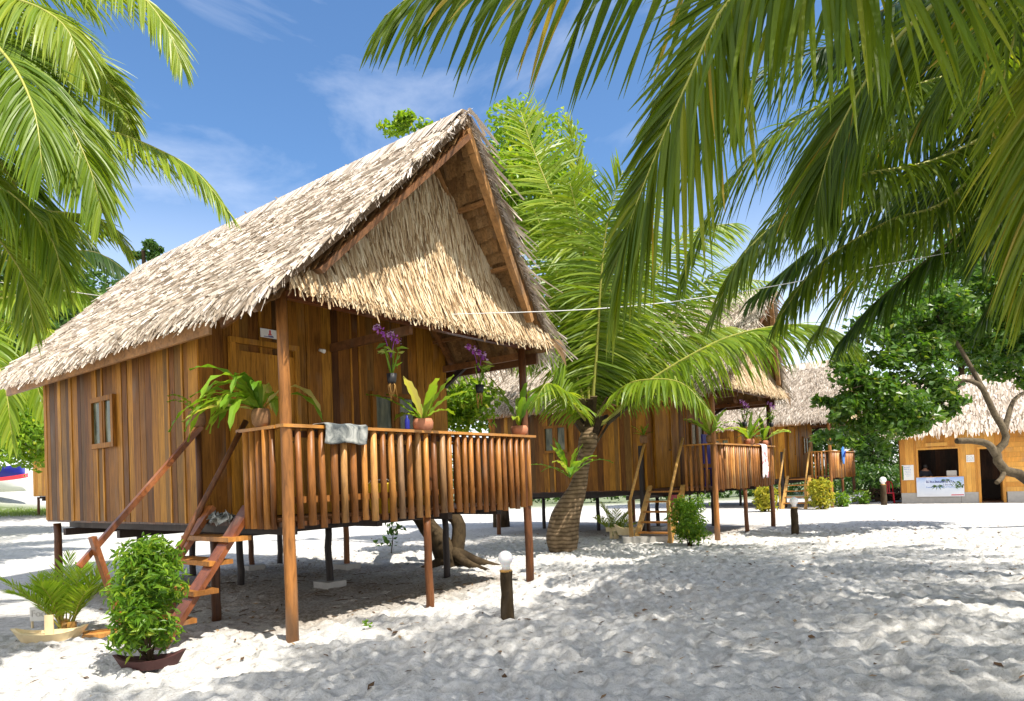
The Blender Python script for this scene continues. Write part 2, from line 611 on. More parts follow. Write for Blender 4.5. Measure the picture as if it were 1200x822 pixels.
def frond(mb, pts, L=.9, n=90, g=.30, w=.035, N=(0, 0, 1), a0=72, a1=25, stem=.030, seed=0, sides=(1, -1), start=.16, droop_j=.3, twist=30, lo=.0, hi=1.0, S=6, lr=(1, 1), base=.45, hang=.55, fold=0.0):
    r = np.random.default_rng(seed + 1000)
    C = spline(pts, 60)
    ln = np.concatenate([[0], np.cumsum(np.linalg.norm(np.diff(C, axis=0), axis=1))])
    tl = np.linspace(0, 1, 26)
    Cs = np.stack([np.interp(tl * ln[-1], ln, C[:, k]) for k in range(3)], 1)
    mb.tube(Cs, stem * (1.0 - .88 * tl), 6, .5, 1)
    for s in sides:
        t = np.linspace(start, .995, n) + r.normal(0, .15 / n, n)
        t = np.clip(t, 0, 1)
        p = np.stack([np.interp(t * ln[-1], ln, C[:, k]) for k in range(3)], 1)
        q = np.stack([np.interp(np.clip(t + .01, 0, 1) * ln[-1], ln, C[:, k]) for k in range(3)], 1)
        q2 = np.stack([np.interp(np.clip(t - .01, 0, 1) * ln[-1], ln, C[:, k]) for k in range(3)], 1)
        T = unit(q - q2)
        Nv = np.broadcast_to(np.array(N, float), T.shape)
        Sd = unit(np.cross(T, Nv))
        Nn = np.cross(Sd, T)
        u = np.clip((t - start) / (1 - start), 0, 1)
        al = np.radians(a0 + (a1 - a0) * u ** 1.6) + r.normal(0, .07, n)
        lift = .22 + r.normal(0, .08, n)
        d = unit(T * np.cos(al)[:, None] + Sd * (s * np.sin(al))[:, None] + Nn * lift[:, None])
        d = unit(d + np.array([0, 0, -1.0]) * (hang * (1 + r.normal(0, .12, n)))[:, None])
        Ll = L * (lr[0] if s > 0 else lr[1]) * (base + (1 - base) * np.minimum(1, u / .3)) * (1 - .62 * np.clip((u - .45) / .55, 0, 1) ** 1.7) * r.uniform(.85, 1.1, n)
        tw = np.radians(r.normal(0, twist, n))
        W = unit(T - d * (T * d).sum(1)[:, None])
        X = np.cross(d, W)
        W = W * np.cos(tw)[:, None] + X * np.sin(tw)[:, None]
        gg = g * (1 + r.normal(0, droop_j, n))
        c = p.copy()
        prof = [.45, .95, 1.0, .85, .6, .06] if S == 6 else [.5, 1, .8, .06]
        sec = []
        for k in range(S):
            wd = (w / 2) * prof[k] * np.minimum(1, .35 + Ll / L)[:, None]
            Wk = unit(W - d * (W * d).sum(1)[:, None])
            if fold:
                Xk = np.cross(d, Wk) * (wd * fold)
                Xk = Xk * np.where(Xk[:, 2:3] < 0, -1, 1)
                sec.append(np.stack([c - Wk * wd, c + Xk, c + Xk, c + Wk * wd], 1))
            else:
                sec.append(np.stack([c - Wk * wd, c + Wk * wd], 1))
            c = c + d * (Ll / (S - 1))[:, None]
            d = unit(d + np.array([0, 0, -1.0]) * (gg * (5 / (S - 1)))[:, None] * .45)
        P = np.stack(sec, 1)
        rr = np.clip(r.beta(1.5, 1.7, n) * (hi - lo) + lo, 0, 1)
        rr = np.where(r.random(n) < .012, 1.0, rr)
        if fold:
            mb.ribbons(P[:, :, :2], rr, 0)
            mb.ribbons(P[:, :, 2:], np.clip(rr + .02, 0, 1), 0)
        else:
            mb.ribbons(P, rr, 0)
    return mb


def auto_frond(c, az, el, length, droop, k=9):
    p = np.array(c, float)
    pts = [p]
    for i in range(k):
        e = el - droop * ((i + .5) / k) ** 1.25
        p = p + np.array([math.cos(az) * math.cos(e), math.sin(az) * math.cos(e), math.sin(e)]) * length / k
        pts.append(p)
    return pts


def leaves(mb, centers, radii, n, size, aspect=.45, seed=0, up=.45, shell=.35, mi=0, flat=.75, lo=0., hi=1.):
    """leaf-sized faces through the volume of several clumps"""
    r = np.random.default_rng(seed + 5)
    centers = np.array(centers, float)
    radii = np.array(radii, float)
    wgt = radii ** 1.8
    idx = r.choice(len(centers), n, p=wgt / wgt.sum())
    d = unit(r.normal(size=(n, 3)))
    rad = radii[idx] * (shell + (1 - shell) * r.random(n) ** .5) * (1 + .12 * r.normal(size=n))
    P = centers[idx] + d * rad[:, None] * np.array([1, 1, flat])
    nrm = unit(d * .5 + np.array([0, 0, up]) + r.normal(size=(n, 3)) * .55)
    ax = unit(np.cross(nrm, r.normal(size=(n, 3))))
    ax = unit(ax + d * .5 - nrm * (ax * nrm).sum(1)[:, None] * .5)
    bx = np.cross(nrm, ax)
    s = size * r.uniform(.65, 1.25, n)
    l = ax * s[:, None]
    b = bx * (s * aspect / 2)[:, None]
    fold = nrm * (s * .10)[:, None]
    V = np.stack([P - l * .5, P - b + fold - l * .02, P + l * .5 - fold * .7, P + b + fold - l * .02], 1)
    F = (np.arange(n) * 4)[:, None] + np.arange(4)[None]
    rr = np.clip(r.beta(2, 2, n) * (hi - lo) + lo + (d[:, 2] * .0), 0, 1)
    mb.add(V.reshape(-1, 3), F.tolist(), rr, mi)
    return mb


def blobs(c, rx, ry, rz, n, r0, r1, seed):
    r = np.random.default_rng(seed)
    d = unit(r.normal(size=(n, 3))) * (r.random(n) ** .4)[:, None]
    return np.array(c) + d * np.array([rx, ry, rz]), r.uniform(r0, r1, n)


# ------------------------------------------------------------------ ground
HUT_O = np.array([-2.3994, 7.1517, 0.0])
HUT2_O = gnd(839, 634) * np.array([1, 1, 0])
HUT3_O = np.array([12.55, 27.0, 0.0])
HW, HD, PD, ZF = 4.33, 6.67, 1.67, 1.23


def grow(a, step, limit, k):
    out = []
    while abs(a) < limit:
        a += step
        step *= k
        out.append(a)
    return out


FX0, FX1, FY0, FY1, ST = -6.6, 12.0, 4.0, 19.5, .036
xs_f = np.arange(FX0, FX1 + .001, ST)
ys_f = np.arange(FY0, FY1 + .001, ST)
xs = np.concatenate([grow(FX0, -.08, 260, 1.13)[::-1], xs_f, grow(FX1, .08, 260, 1.13)])
ys = np.concatenate([grow(FY0, -.1, 60, 1.2)[::-1], ys_f, grow(FY1, .08, 600, 1.12)])


def bandnoise(nx, ny, step, lo, hi, seed):
    r = np.random.default_rng(seed)
    h = r.normal(size=(ny, nx))
    fx = np.fft.fftfreq(nx, step)[None, :]
    fy = np.fft.fftfreq(ny, step)[:, None]
    k = np.hypot(fx, fy)
    flt = np.exp(-(np.log((k + 1e-6) * math.sqrt(lo * hi)) / math.log(hi / lo)) ** 2 * 2)
    h = np.real(np.fft.ifft2(np.fft.fft2(h) * flt))
    return h / h.std()


nx, ny = len(xs_f), len(ys_f)
hf = bandnoise(nx, ny, ST, .10, .26, 1) * .0075 + bandnoise(nx, ny, ST, .22, .55, 4) * .010 + bandnoise(nx, ny, ST, .6, 1.6, 2) * .006 + bandnoise(nx, ny, ST, 2.5, 6, 3) * .014
foot = np.zeros_like(hf)
GX, GY = np.meshgrid(xs_f, ys_f)
fr = np.random.default_rng(5)
for i in range(7600):
    fx, fy = fr.uniform(FX0 + .5, FX1 - .5), FY0 + .5 + (FY1 - FY0 - 1) * fr.random() ** 1.3
    a = fr.normal(.7, .8)
    sz = fr.uniform(.6, 1.15)
    i0, j0 = int((fx - FX0) / ST), int((fy - FY0) / ST)
    sl_ = (slice(max(0, j0 - 10), j0 + 11), slice(max(0, i0 - 10), i0 + 11))
    dx, dy = GX[sl_] - fx, GY[sl_] - fy
    u_, v_ = (dx * math.cos(a) + dy * math.sin(a)) / (.105 * sz), (-dx * math.sin(a) + dy * math.cos(a)) / (.066 * sz)
    q = u_ ** 2 + v_ ** 2
    foot[sl_] += (-np.exp(-q ** 1.5) * .048 + np.exp(-(np.sqrt(q) - 1.5) ** 2 * 3) * .012) * fr.uniform(.4, 1.1)
hf += np.clip(foot, -.085, .034)


def hut_local(x, y, o):
    return (x - o[0]) * HU[0] + (y - o[1]) * HU[1], -((x - o[0]) * HV[0] + (y - o[1]) * HV[1])


def sstep(a, b, x):
    t = np.clip((x - a) / (b - a), 0, 1)
    return t * t * (3 - 2 * t)


X, Y = np.meshgrid(xs, ys)
Z = np.zeros_like(X)
ix, iy = np.searchsorted(xs, FX0 - 1e-6), np.searchsorted(ys, FY0 - 1e-6)
ex = np.minimum(sstep(FX0, FX0 + 1.5, GX), 1 - sstep(FX1 - 1.5, FX1, GX)) * np.minimum(sstep(FY0, FY0 + 1, GY), 1 - sstep(FY1 - 3, FY1, GY))
lu, lv = hut_local(GX, GY, HUT_O)
under = sstep(-.3, .3, lu) * (1 - sstep(HW - .1, HW + .5, lu)) * sstep(.2, .8, lv) * (1 - sstep(HD - .3, HD + .3, lv))
Z[iy:iy + ny, ix:ix + nx] = hf * ex * (1 - .55 * under)


def ground_z(x, y):
    return float(.72 * (1 - sstep(-24, -9, np.array(x))) * sstep(14, 34, np.array(y)) + 3.4 * (1 - sstep(-44, -29, np.array(x))) * sstep(37, 53, np.array(y)))


Z += .72 * (1 - sstep(-24, -9, X)) * sstep(14, 34, Y) + 3.4 * (1 - sstep(-44, -29, X)) * sstep(37, 53, Y)
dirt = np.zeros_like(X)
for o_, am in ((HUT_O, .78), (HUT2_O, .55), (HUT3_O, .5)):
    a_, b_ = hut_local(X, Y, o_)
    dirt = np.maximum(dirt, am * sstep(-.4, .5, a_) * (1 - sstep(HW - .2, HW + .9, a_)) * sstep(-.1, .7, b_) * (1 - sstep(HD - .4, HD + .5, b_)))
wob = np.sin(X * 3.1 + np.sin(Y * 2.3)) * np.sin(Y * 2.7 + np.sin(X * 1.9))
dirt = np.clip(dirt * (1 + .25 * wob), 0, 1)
far = sstep(30, 38, Y) * (1 - sstep(8.0, 11.0, X)) * .0
turf = np.clip(sstep(30.5, 33, Y) * (1 - sstep(-20, -18, X)) * (1 - sstep(44, 50, Y)) * (.75 + .35 * wob), 0, 1) + sstep(34, 40, Y) * sstep(-16, -10, X) * .8
turf = np.clip(turf, 0, 1)
nX, nY = len(xs), len(ys)
me = bpy.data.meshes.new('sand')
V = np.stack([X, Y, Z], -1).reshape(-1, 3)
ii = np.arange((nY - 1) * (nX - 1))
jj = (ii // (nX - 1)) * nX + ii % (nX - 1)
Fq = np.stack([jj, jj + 1, jj + nX + 1, jj + nX], 1).astype(np.int32)
me.vertices.add(len(V))
me.vertices.foreach_set('co', V.ravel())
me.loops.add(Fq.size)
me.loops.foreach_set('vertex_index', Fq.ravel())
me.polygons.add(len(Fq))
me.polygons.foreach_set('loop_start', np.arange(0, Fq.size, 4, dtype=np.int32))
me.update(calc_edges=True)
me.polygons.foreach_set('use_smooth', np.ones(len(Fq), bool))
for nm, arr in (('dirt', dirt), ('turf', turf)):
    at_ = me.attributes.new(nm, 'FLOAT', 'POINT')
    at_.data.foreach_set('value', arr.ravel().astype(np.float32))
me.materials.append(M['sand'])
sand = bpy.data.objects.new('sand', me)
COL.objects.link(sand)
tag(sand, kind='structure', label='white footprinted coral sand between the huts')


# ------------------------------------------------------------------ the stilt hut
EO, EZ, RZ_, RS, EF, ER, RB = .30, 3.62, 6.11, .87, .33, 1.06, 1.25
CX = HW / 2


def slope_pt(side, s, t, off=0.0):
    """side -1 left, +1 right; s 0 ridge..1 eave; t 0 front..1 back; off: along the outward normal. Hut-local x, y(back), z"""
    s, t = np.asarray(s, float), np.asarray(t, float)
    xe = np.where(side < 0, -EO, HW + EO)
    x = CX + (xe - CX) * s
    yf = -RS + (RS - EF) * s
    yb = HD + RB + (ER - RB) * s
    y = yf + (yb - yf) * t
    sag = .05 * np.sin(np.clip(s, 0, 1) * math.pi) * 1.0
    z = RZ_ + (EZ - RZ_) * s - sag + .03 * np.sin(t * 9 + side) * s
    n = np.array([side * .71, 0, .70])
    return np.stack([x, y, z], -1) + n * np.asarray(off, float)[..., None]


def thatch_strips(mb, side, rows, per, seed, length=.50, width=.05):
    r = np.random.default_rng(seed)
    s0 = np.repeat(np.linspace(-.01, .97, rows), per)
    n = len(s0)
    s0 = s0 + r.normal(0, .008, n)
    t0 = np.tile(np.linspace(-.004, 1.004, per), rows) + r.normal(0, .5 / per, n)
    Ls = length * r.uniform(.6, 1.25, n) / 3.5
    dt = r.normal(0, .38, n) * Ls * 3.5 / 8.8
    w = width * np.clip(r.lognormal(0, .45, n), .4, 2.4) / 8.8 / 2
    lift = np.abs(r.normal(.014, .022, n)) + .006
    roll = r.normal(0, .006, n)
    eave = s0 > .86
    secs = []
    for k, (f, wf) in enumerate(((0, .8), (.5, 1.0), (1.0, .35))):
        s = s0 + Ls * f
        over = np.clip(s - 1.0, 0, None)
        s = s - over * .35
        t = t0 + dt * f
        of = .02 + lift * f
        a = slope_pt(side, s, t - w * wf, of - roll)
        b = slope_pt(side, s, t + w * wf, of + roll)
        a[:, 2] -= over * 1.1
        b[:, 2] -= over * 1.1
        secs.append(np.stack([a, b], 1))
    cell = np.sin(t0 * 61 + s0 * 19) * np.sin(s0 * 27 + t0 * 23)
    rr = np.clip(r.beta(1.7, 1.5, n) + .12 * cell, 0, 1)
    mb.ribbons(np.stack(secs, 1), rr, 0)


def plank_wall(mb, length, z0, topf, place, seed, wmin=.11, wmax=.21, thick=.022, lo=0, hi=1):
    """upright boards; place(l, d, z) -> local point (d outward)"""
    r = random.Random(seed)
    l = 0.0
    while l < length - .01:
        if r.random() < .22:
            w = r.uniform(.035, .06)
            rv = r.uniform(.62, .84)
            d = .016
        else:
            w = r.uniform(wmin, wmax)
            rv = r.choice([r.uniform(.0, .4), r.uniform(.2, .72), r.uniform(.2, .62), r.uniform(.84, 1)])
            d = r.uniform(0, .008)
        w = min(w, length - l)
        a, b = l + .002, l + w - .002
        za, zb = topf(a), topf(b)
        zz = z0 + r.uniform(-.012, .0)
        P = [place(a, -.03, zz), place(b, -.03, zz), place(b, -.03, zb), place(a, -.03, za),
             place(a, d, zz), place(b, d, zz), place(b, d, zb), place(a, d, za)]
        mb.add(P, [(0, 3, 2, 1), (4, 5, 6, 7), (0, 1, 5, 4), (3, 7, 6, 2), (0, 4, 7, 3), (1, 2, 6, 5)], lo + rv * (hi - lo))
        l += w


def roof_under(x):
    return RZ_ - .16 - abs(x - CX) * (RZ_ - EZ) / (CX + EO) - .03


def build_hut(name, label, group):
    h = thing(name, label, 'hut', group=group)
    # floor
    mb = MB()
    for k in range(30):
        y0 = HD / 30 * k
        mb.box((HW / 2, y0 + HD / 60, ZF - .025), (HW, HD / 30 - .005, .05), rnd=random.random() * .5)
    mb.build('floor', M['post'], h)
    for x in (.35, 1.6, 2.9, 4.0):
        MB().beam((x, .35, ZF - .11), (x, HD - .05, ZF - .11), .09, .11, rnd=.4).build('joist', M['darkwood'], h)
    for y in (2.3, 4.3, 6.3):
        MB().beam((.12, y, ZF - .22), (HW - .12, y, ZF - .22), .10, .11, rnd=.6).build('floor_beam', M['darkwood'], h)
    # walls
    mb = MB()
    plank_wall(mb, HD - PD, ZF - .02, lambda l: 3.72, lambda l, d, z: (-d, HD - l, z), 21)
    w = mb.build('wall', M['plank'], h)
    mb = MB()
    plank_wall(mb, HW - .01, ZF + .0, lambda l: roof_under(l), lambda l, d, z: (l + .005, PD - d, z), 33)
    wf = mb.build('wall', M['plank'], h)
    mb = MB()
    plank_wall(mb, HD - PD, ZF - .02, lambda l: 3.72, lambda l, d, z: (HW + d, PD + l, z), 45)
    mb.build('wall', M['plank'], h)
    mb = MB()
    plank_wall(mb, HW - .01, ZF - .02, lambda l: roof_under(HW - l), lambda l, d, z: (HW - .005 - l, HD + d, z), 57)
    mb.build('wall', M['plank'], h)
    # posts
    P = [(.03, -.03, 3.66, .062, .95), (2.08, -.01, 1.17, .052, .45), (4.26, .0, 3.66, .060, .35), (2.57, 2.68, 1.0, .055, .0),
         (3.3, 6.1, 1.0, .05, .5), (4.22, 1.7, 1.0, .055, .2), (.09, 6.5, 1.15, .06, .4), (1.35, 6.45, 1.0, .055, .1), (2.3, 6.45, 1.0, .055, .1),
         (4.2, 6.5, 1.0, .055, .1), (4.2, 4.3, 1.0, .055, .6), (.2, 1.8, 1.0, .055, .3), (2.0, 4.3, 1.0, .055, .1)]
    for i, (x, y, z, r, rv) in enumerate(P):
        zz = np.linspace(-.12, z, 7)
        jt = np.random.default_rng(i).normal(0, .006, (7, 2))
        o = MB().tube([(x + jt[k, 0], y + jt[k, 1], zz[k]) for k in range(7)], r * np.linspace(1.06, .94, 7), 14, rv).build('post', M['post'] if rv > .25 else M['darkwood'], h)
        if i in (3, 4, 10):
            MB().box((x, y, .04), (.36, .36, .12), rnd=.5).build('footing', M['concrete'], o)
    # roof shell
    top = lambda sd, s, t: slope_pt(sd, s, t, 0.0)
    mb = MB()
    ns, nt = 8, 24
    for sd_ in (-1, 1):
        Sg, Tg = np.meshgrid(np.linspace(0, 1, ns), np.linspace(0, 1, nt), indexing='ij')
        A = slope_pt(sd_, Sg, Tg, np.full(Sg.shape, .0)).reshape(-1, 3)
        B = slope_pt(sd_, Sg, Tg, np.full(Sg.shape, -.075)).reshape(-1, 3)
        q = [(i * nt + j, i * nt + j + 1, (i + 1) * nt + j + 1, (i + 1) * nt + j) for i in range(ns - 1) for j in range(nt - 1)]
        n_ = ns * nt
        q2 = [tuple(x + n_ for x in reversed(f)) for f in q]
        edge = []
        for i in range(ns - 1):
            for j in (0, nt - 1):
                a, b = i * nt + j, (i + 1) * nt + j
                edge.append((a, b, b + n_, a + n_))
        for j in range(nt - 1):
            for i in (0, ns - 1):
                a, b = i * nt + j, i * nt + j + 1
                edge.append((a, b, b + n_, a + n_))
        mb.add(np.vstack([A, B]), q + q2 + edge, .5)
    roof = mb.build('roof', M['thatchcore'], h)
    mb = MB()
    thatch_strips(mb, -1, 60, 900, 3, .46, .012)
    thatch_strips(mb, 1, 40, 300, 4, width=.028)
    # bound ridge
    r = np.random.default_rng(8)
    n = 900
    t = r.random(n)
    secs = []
    jit = r.normal(0, .004, n)
    for k, (sd_, s, of) in enumerate(((-1, .10, .07), (-1, 0.02, .09), (1, .02, .09), (1, .10, .07))):
        ss = np.full(n, s) * r.uniform(.5, 1.4, n)
        a = slope_pt(sd_, ss, t + jit * k - .0025, np.full(n, of))
        b = slope_pt(sd_, ss, t + jit * k + .0025, np.full(n, of))
        secs.append(np.stack([a, b], 1))
    mb.ribbons(np.stack(secs, 1), r.beta(2, 2, n))
    # ragged rakes at the front
    for sd_ in (-1, 1):
        n = 900
        s = r.random(n)
        of = r.uniform(-.05, .06, n)
        ln = r.uniform(.02, .15, n) * r.uniform(.3, 1.5, n)
        secs = []
        for k, f in enumerate((0, .5, 1)):
            a = slope_pt(sd_, s + f * ln * .22, .006 - f * ln / 9.0, of + .0)
            b = slope_pt(sd_, s + f * ln * .22 + .005 * (1.15 - f), .006 - f * ln / 9.0, of)
            a[:, 2] -= f * f * ln * .25
            b[:, 2] -= f * f * ln * .25
            secs.append(np.stack([a, b], 1))
        mb.ribbons(np.stack(secs, 1), np.clip(r.beta(2, 1.6, n), 0, 1))
    mb.build('thatch', M['thatch'], roof)
    # underside rows of folded leaf on battens
    mb = MB()
    r = np.random.default_rng(9)
    for sd_ in (-1, 1):
        rows, seg = 19, 90
        for k in range(rows):
            s0, s1 = k / rows, (k + 1.12) / rows
            tt = np.linspace(0, 1, seg + 1)
            o0, o1 = -.080, -.145
            a = slope_pt(sd_, np.full(seg, s0), tt[:-1], np.full(seg, o0))
            b = slope_pt(sd_, np.full(seg, s0), tt[1:], np.full(seg, o0))
            jw = r.normal(0, .004, seg)
            c = slope_pt(sd_, np.minimum(1, s1 + jw), tt[:-1], np.full(seg, o1) + r.normal(0, .004, seg))
            d = slope_pt(sd_, np.minimum(1, s1 + jw), tt[1:], np.full(seg, o1) + r.normal(0, .004, seg))
            mb.ribbons(np.stack([np.stack([a, b], 1), np.stack([c, d], 1)], 1), np.clip(r.normal(.5, .12, seg), 0, 1))
    mb.build('leaf_lining', M['under'], roof)
    for sd_ in (-1, 1):
        for t in (.075, .16, .235, .5, .75, .97):
            a, b = slope_pt(sd_, .01, t, -.205), slope_pt(sd_, .985, t, -.205)
            MB().beam(a, b, .07, .09, up=(0, 1, 0), rnd=.55 + .3 * (t < .1)).build('rafter', M['beam'], roof)
        for s in (.28, .55, .82):
            MB().beam(slope_pt(sd_, s, .012, -.185), slope_pt(sd_, s, .985, -.185), .06, .05, rnd=.75).build('purlin', M['beam'], roof)
    MB().beam((CX, -RS + .05, RZ_ - .23), (CX, HD + 1.1, RZ_ - .23), .08, .14, rnd=.5).build('ridge_beam', M['beam'], roof)
    # barge boards: heavy plank under the left rake, pole under the right
    a, b = slope_pt(-1, .05, .002, -.19), slope_pt(-1, .84, .004, -.19)
    MB().beam(a, b, .06, .17, up=(0, 1, 0), rnd=.28).build('barge_board', M['beam'], roof)
    MB().beam((CX + .02, -RS + .06, RZ_ - .16), (HW - .36, -.40, 3.92), .085, .10, up=(0, 1, 0), rnd=.95).build('barge_board', M['beam'], roof)
    # eave fascia on the left, curved bracket to the front
    MB().beam((-.235, .95, 3.405), (-.235, HD + .95, 3.405), .04, .15, rnd=.85).build('fascia', M['beam'], h)
    MB().beam((-.16, .85, 3.46), (-.10, .38, 3.60), .04, .16, rnd=.35).beam((-.10, .38, 3.60), (-.04, .02, 3.67), .04, .13, rnd=.35).build('bracket', M['beam'], h)
    MB().beam((HW + .20, -.1, 3.47), (HW + .20, HD + .95, 3.47), .05, .16, rnd=.2).build('fascia', M['beam'], h)
    # porch head beams
    MB().beam((-.12, -.02, 3.66), (HW + .12, -.02, 3.66), .09, .12, rnd=.12).build('head_beam', M['redwood'], h)
    MB().beam((-.12, -.16, 3.74), (.45, -.16, 3.72), .06, .05, rnd=1).build('head_beam', M['cream'], h)
    MB().beam((1.95, PD - .02, 3.56), (1.95, .03, 3.56), .06, .11, rnd=.3).build('tie_beam', M['beam'], h)
    MB().beam((HW - .05, PD, 3.50), (HW - .05, .05, 3.50), .06, .10, rnd=.5).build('tie_beam', M['beam'], h)
    MB().beam((HW - .02, PD + .3, 3.05), (HW - .02, PD - .55, 3.55), .06, .08, rnd=.1).build('tie_beam', M['darkwood'], h)
    MB().tube([(1.72, PD - .05, 3.50), (1.74, PD - .13, 3.47)], [.02, .03], 10).build('lamp_holder', M['white'], h)
    # gable of straw
    mb = MB()
    r = np.random.default_rng(14)
    rows = 26
    xs0, xs1, zt, zb = -.24, HW + .46, 5.66, 3.74
    prof = lambda x: zb + .12 + (zt - zb) * np.clip(1 - np.abs(x - CX) / (CX + .42), 0, 1) ** .92
    _p0 = prof
    prof = lambda x: np.minimum(_p0(x), RZ_ - .13 - np.abs(x - CX) * (RZ_ - EZ) / (CX + EO))
    flare = lambda x, z: -(.12 + .26 * np.clip((4.6 - z) / 1.0, 0, 1) ** 1.5 + .14 * np.clip((x - HW + .5) / .8, 0, 1))
    # backing sheet
    gx = np.linspace(xs0, xs1, 40)
    Bp = []
    for x in gx:
        z1 = prof(x)
        for f in np.linspace(0, 1, 6):
            z = zb + (z1 - zb) * f
            Bp.append((x, flare(x, z) + .05, z))
    mb.add(Bp, [(i * 6 + j, (i + 1) * 6 + j, (i + 1) * 6 + j + 1, i * 6 + j + 1) for i in range(39) for j in range(5)], .1)
    for k in range(rows + 2):
        z0 = zb + .10 + (zt - zb) * (1 - k / rows)
        n = 430
        x = r.uniform(xs0, xs1, n)
        x = x[prof(x) + .06 > z0]
        n = len(x)
        if n == 0:
            continue
        ln = r.uniform(.30, .62, n)
        dx = r.normal(0, .13, n) * ln
        z0j = z0 + r.normal(0, .03, n)
        lift = np.abs(r.normal(.02, .02, n))
        w = r.uniform(.005, .016, n)
        secs = []
        for f, wf in ((0, .8), (.5, 1.), (1., .3)):
            z = z0j - ln * f
            low = np.clip(zb - .14 + .05 * r.normal(size=n) - z, 0, None)
            z = z + low * .9
            y = flare(x, z) - .012 - lift * f - .02 * f
            xx = x + dx * f
            secs.append(np.stack([np.stack([xx - w * wf, y, z], -1), np.stack([xx + w * wf, y - .004, z], -1)], 1))
        mb.ribbons(np.stack(secs, 1), np.clip(r.beta(1.6, 1.4, n), 0, 1))
    mb.build('gable', M['straw'], h)
    # railing
    rail = MB().box((HW / 2 + .02, -.03, 2.245), (HW + .14, .15, .035), rnd=.6).box((-.0, .42, 2.24), (.12, .74, .035), rnd=.3).box((HW, .86, 2.24), (.12, 1.58, .035), rnd=.3)
    ro = rail.build('railing', M['rail'], h)
    MB().beam((.06, .03, 1.46), (HW - .05, .03, 1.46), .05, .07, rnd=.8).build('lower_rail', M['post'], ro)
    MB().beam((.06, .03, 2.17), (HW - .05, .03, 2.17), .05, .07, rnd=.4).build('lower_rail', M['post'], ro)
    r = random.Random(4)
    nb = 29
    for k in range(nb):
        x = .17 + (HW - .24) * k / (nb - 1) + r.uniform(-.012, .012)
        rad = r.uniform(.034, .043)
        zb_ = ZF - .06 + r.uniform(-.035, .02)
        y = -.05
        lean = r.uniform(-.012, .012)
        MB().tube([(x, y, zb_), (x + lean * .5, y + .004, (zb_ + 2.22) / 2), (x + lean, y, 2.226)], [rad * 1.05, rad, rad * .92], 12, r.random()).build('baluster', M['log'], ro)
    for k in range(5):
        y = .14 + k * .125
        MB().tube([(-.03, y, ZF - .07), (-.03, y, 2.222)], r.uniform(.03, .04), 10, r.random() * .55).build('baluster', M['log'], ro)
    for k in range(11):
        y = .14 + k * .14
        MB().tube([(HW + .02, y, ZF - .07), (HW + .02, y, 2.222)], r.uniform(.036, .045), 10, r.random()).build('baluster', M['log'], ro)
    # door
    d = MB()
    for k in range(4):
        d.box((.44 + .215 * (k + .5), PD - .035, ZF + 1.06), (.21, .03, 2.10), rnd=.62 + .1 * (k % 2))
    do = d.build('door', M['plank'], h)
    MB().box((.405, PD - .05, ZF + 1.10), (.07, .06, 2.20), rnd=.72).box((1.335, PD - .05, ZF + 1.10), (.07, .06, 2.20), rnd=.70).box((.87, PD - .052, ZF + 2.235), (1.0, .06, .07), rnd=.60).build('door_frame', M['plank'], do)
    MB().tube([(1.22, PD - .055, 2.2), (1.22, PD - .09, 2.2), (1.14, PD - .09, 2.2)], .012, 8).build('handle', M['black'], do)
    sg = MB().box((.945, PD - .04, 3.615), (.26, .012, .115), rnd=.5).build('name_plate', M['white'], h)
    MB().box((.95, PD - .048, 3.635), (.022, .004, .05)).box((.95, PD - .048, 3.604), (.05, .004, .012)).build('mark', M['redpaint'], sg)
    MB().box((.96, PD - .048, 3.585), (.07, .004, .010)).box((.93, PD - .048, 3.572), (.14, .004, .007)).build('mark', M['blue'], sg)
    # windows

    def window(cx_, cz, w_, h_, place):
        f = MB()

        def bx(l0, l1, d0, d1, z0, z1, rv, m_):
            pp = [place(l, d_, z) for l in (l0, l1) for d_ in (d0, d1) for z in (z0, z1)]
            m_.add(pp, [(0, 1, 3, 2), (4, 6, 7, 5), (0, 4, 5, 1), (2, 3, 7, 6), (0, 2, 6, 4), (1, 5, 7, 3)], rv)
        l0, l1, z0, z1 = cx_ - w_ / 2, cx_ + w_ / 2, cz - h_ / 2, cz + h_ / 2
        bx(l0, l0 + .07, .0, .06, z0, z1, .36, f)
        bx(l1 - .07, l1, .0, .06, z0, z1, .34, f)
        bx(l0 + .07, l1 - .07, .0, .062, z0, z0 + .07, .40, f)
        bx(l0 + .07, l1 - .07, .0, .062, z1 - .07, z1, .38, f)
        bx(cx_ - .035, cx_ + .035, .0, .055, z0 + .07, z1 - .07, .4, f)
        for q in (-1, 1):
            bx(cx_ + q * .06 - .025, cx_ + q * .06 + .025, .0, .045, z0 + .07, z1 - .07, .3, f)
        fo = f.build('window', M['plank'], h)
        for (p0, p1) in ((l0 + .07, cx_ - .035), (cx_ + .035, l1 - .07)):
            g = MB()
            bx(p0, p1, .018, .026, z0 + .07, z1 - .07, .5, g)
            g.build('pane', M['pane'], fo)
    window(4.34, 2.63, .78, .74, lambda l, d_, z: (-d_, l, z))
    window(3.12, 2.60, .95, .80, lambda l, d_, z: (l, PD - d_, z))
    return h


hut = build_hut('stilt_hut', 'nearest thatched plank hut on stilts with round log railing and straw gable', 'thatched stilt huts')
HUT_RZ = math.pi / 2 - HUT_YAW
hut.rotation_euler.z = HUT_RZ
hut.location = tuple(HUT_O)


def H(x, y, z, o=HUT_O):
    """hut-local to world"""
    return np.array(o) + HU * x - HV * y + np.array([0, 0, z])


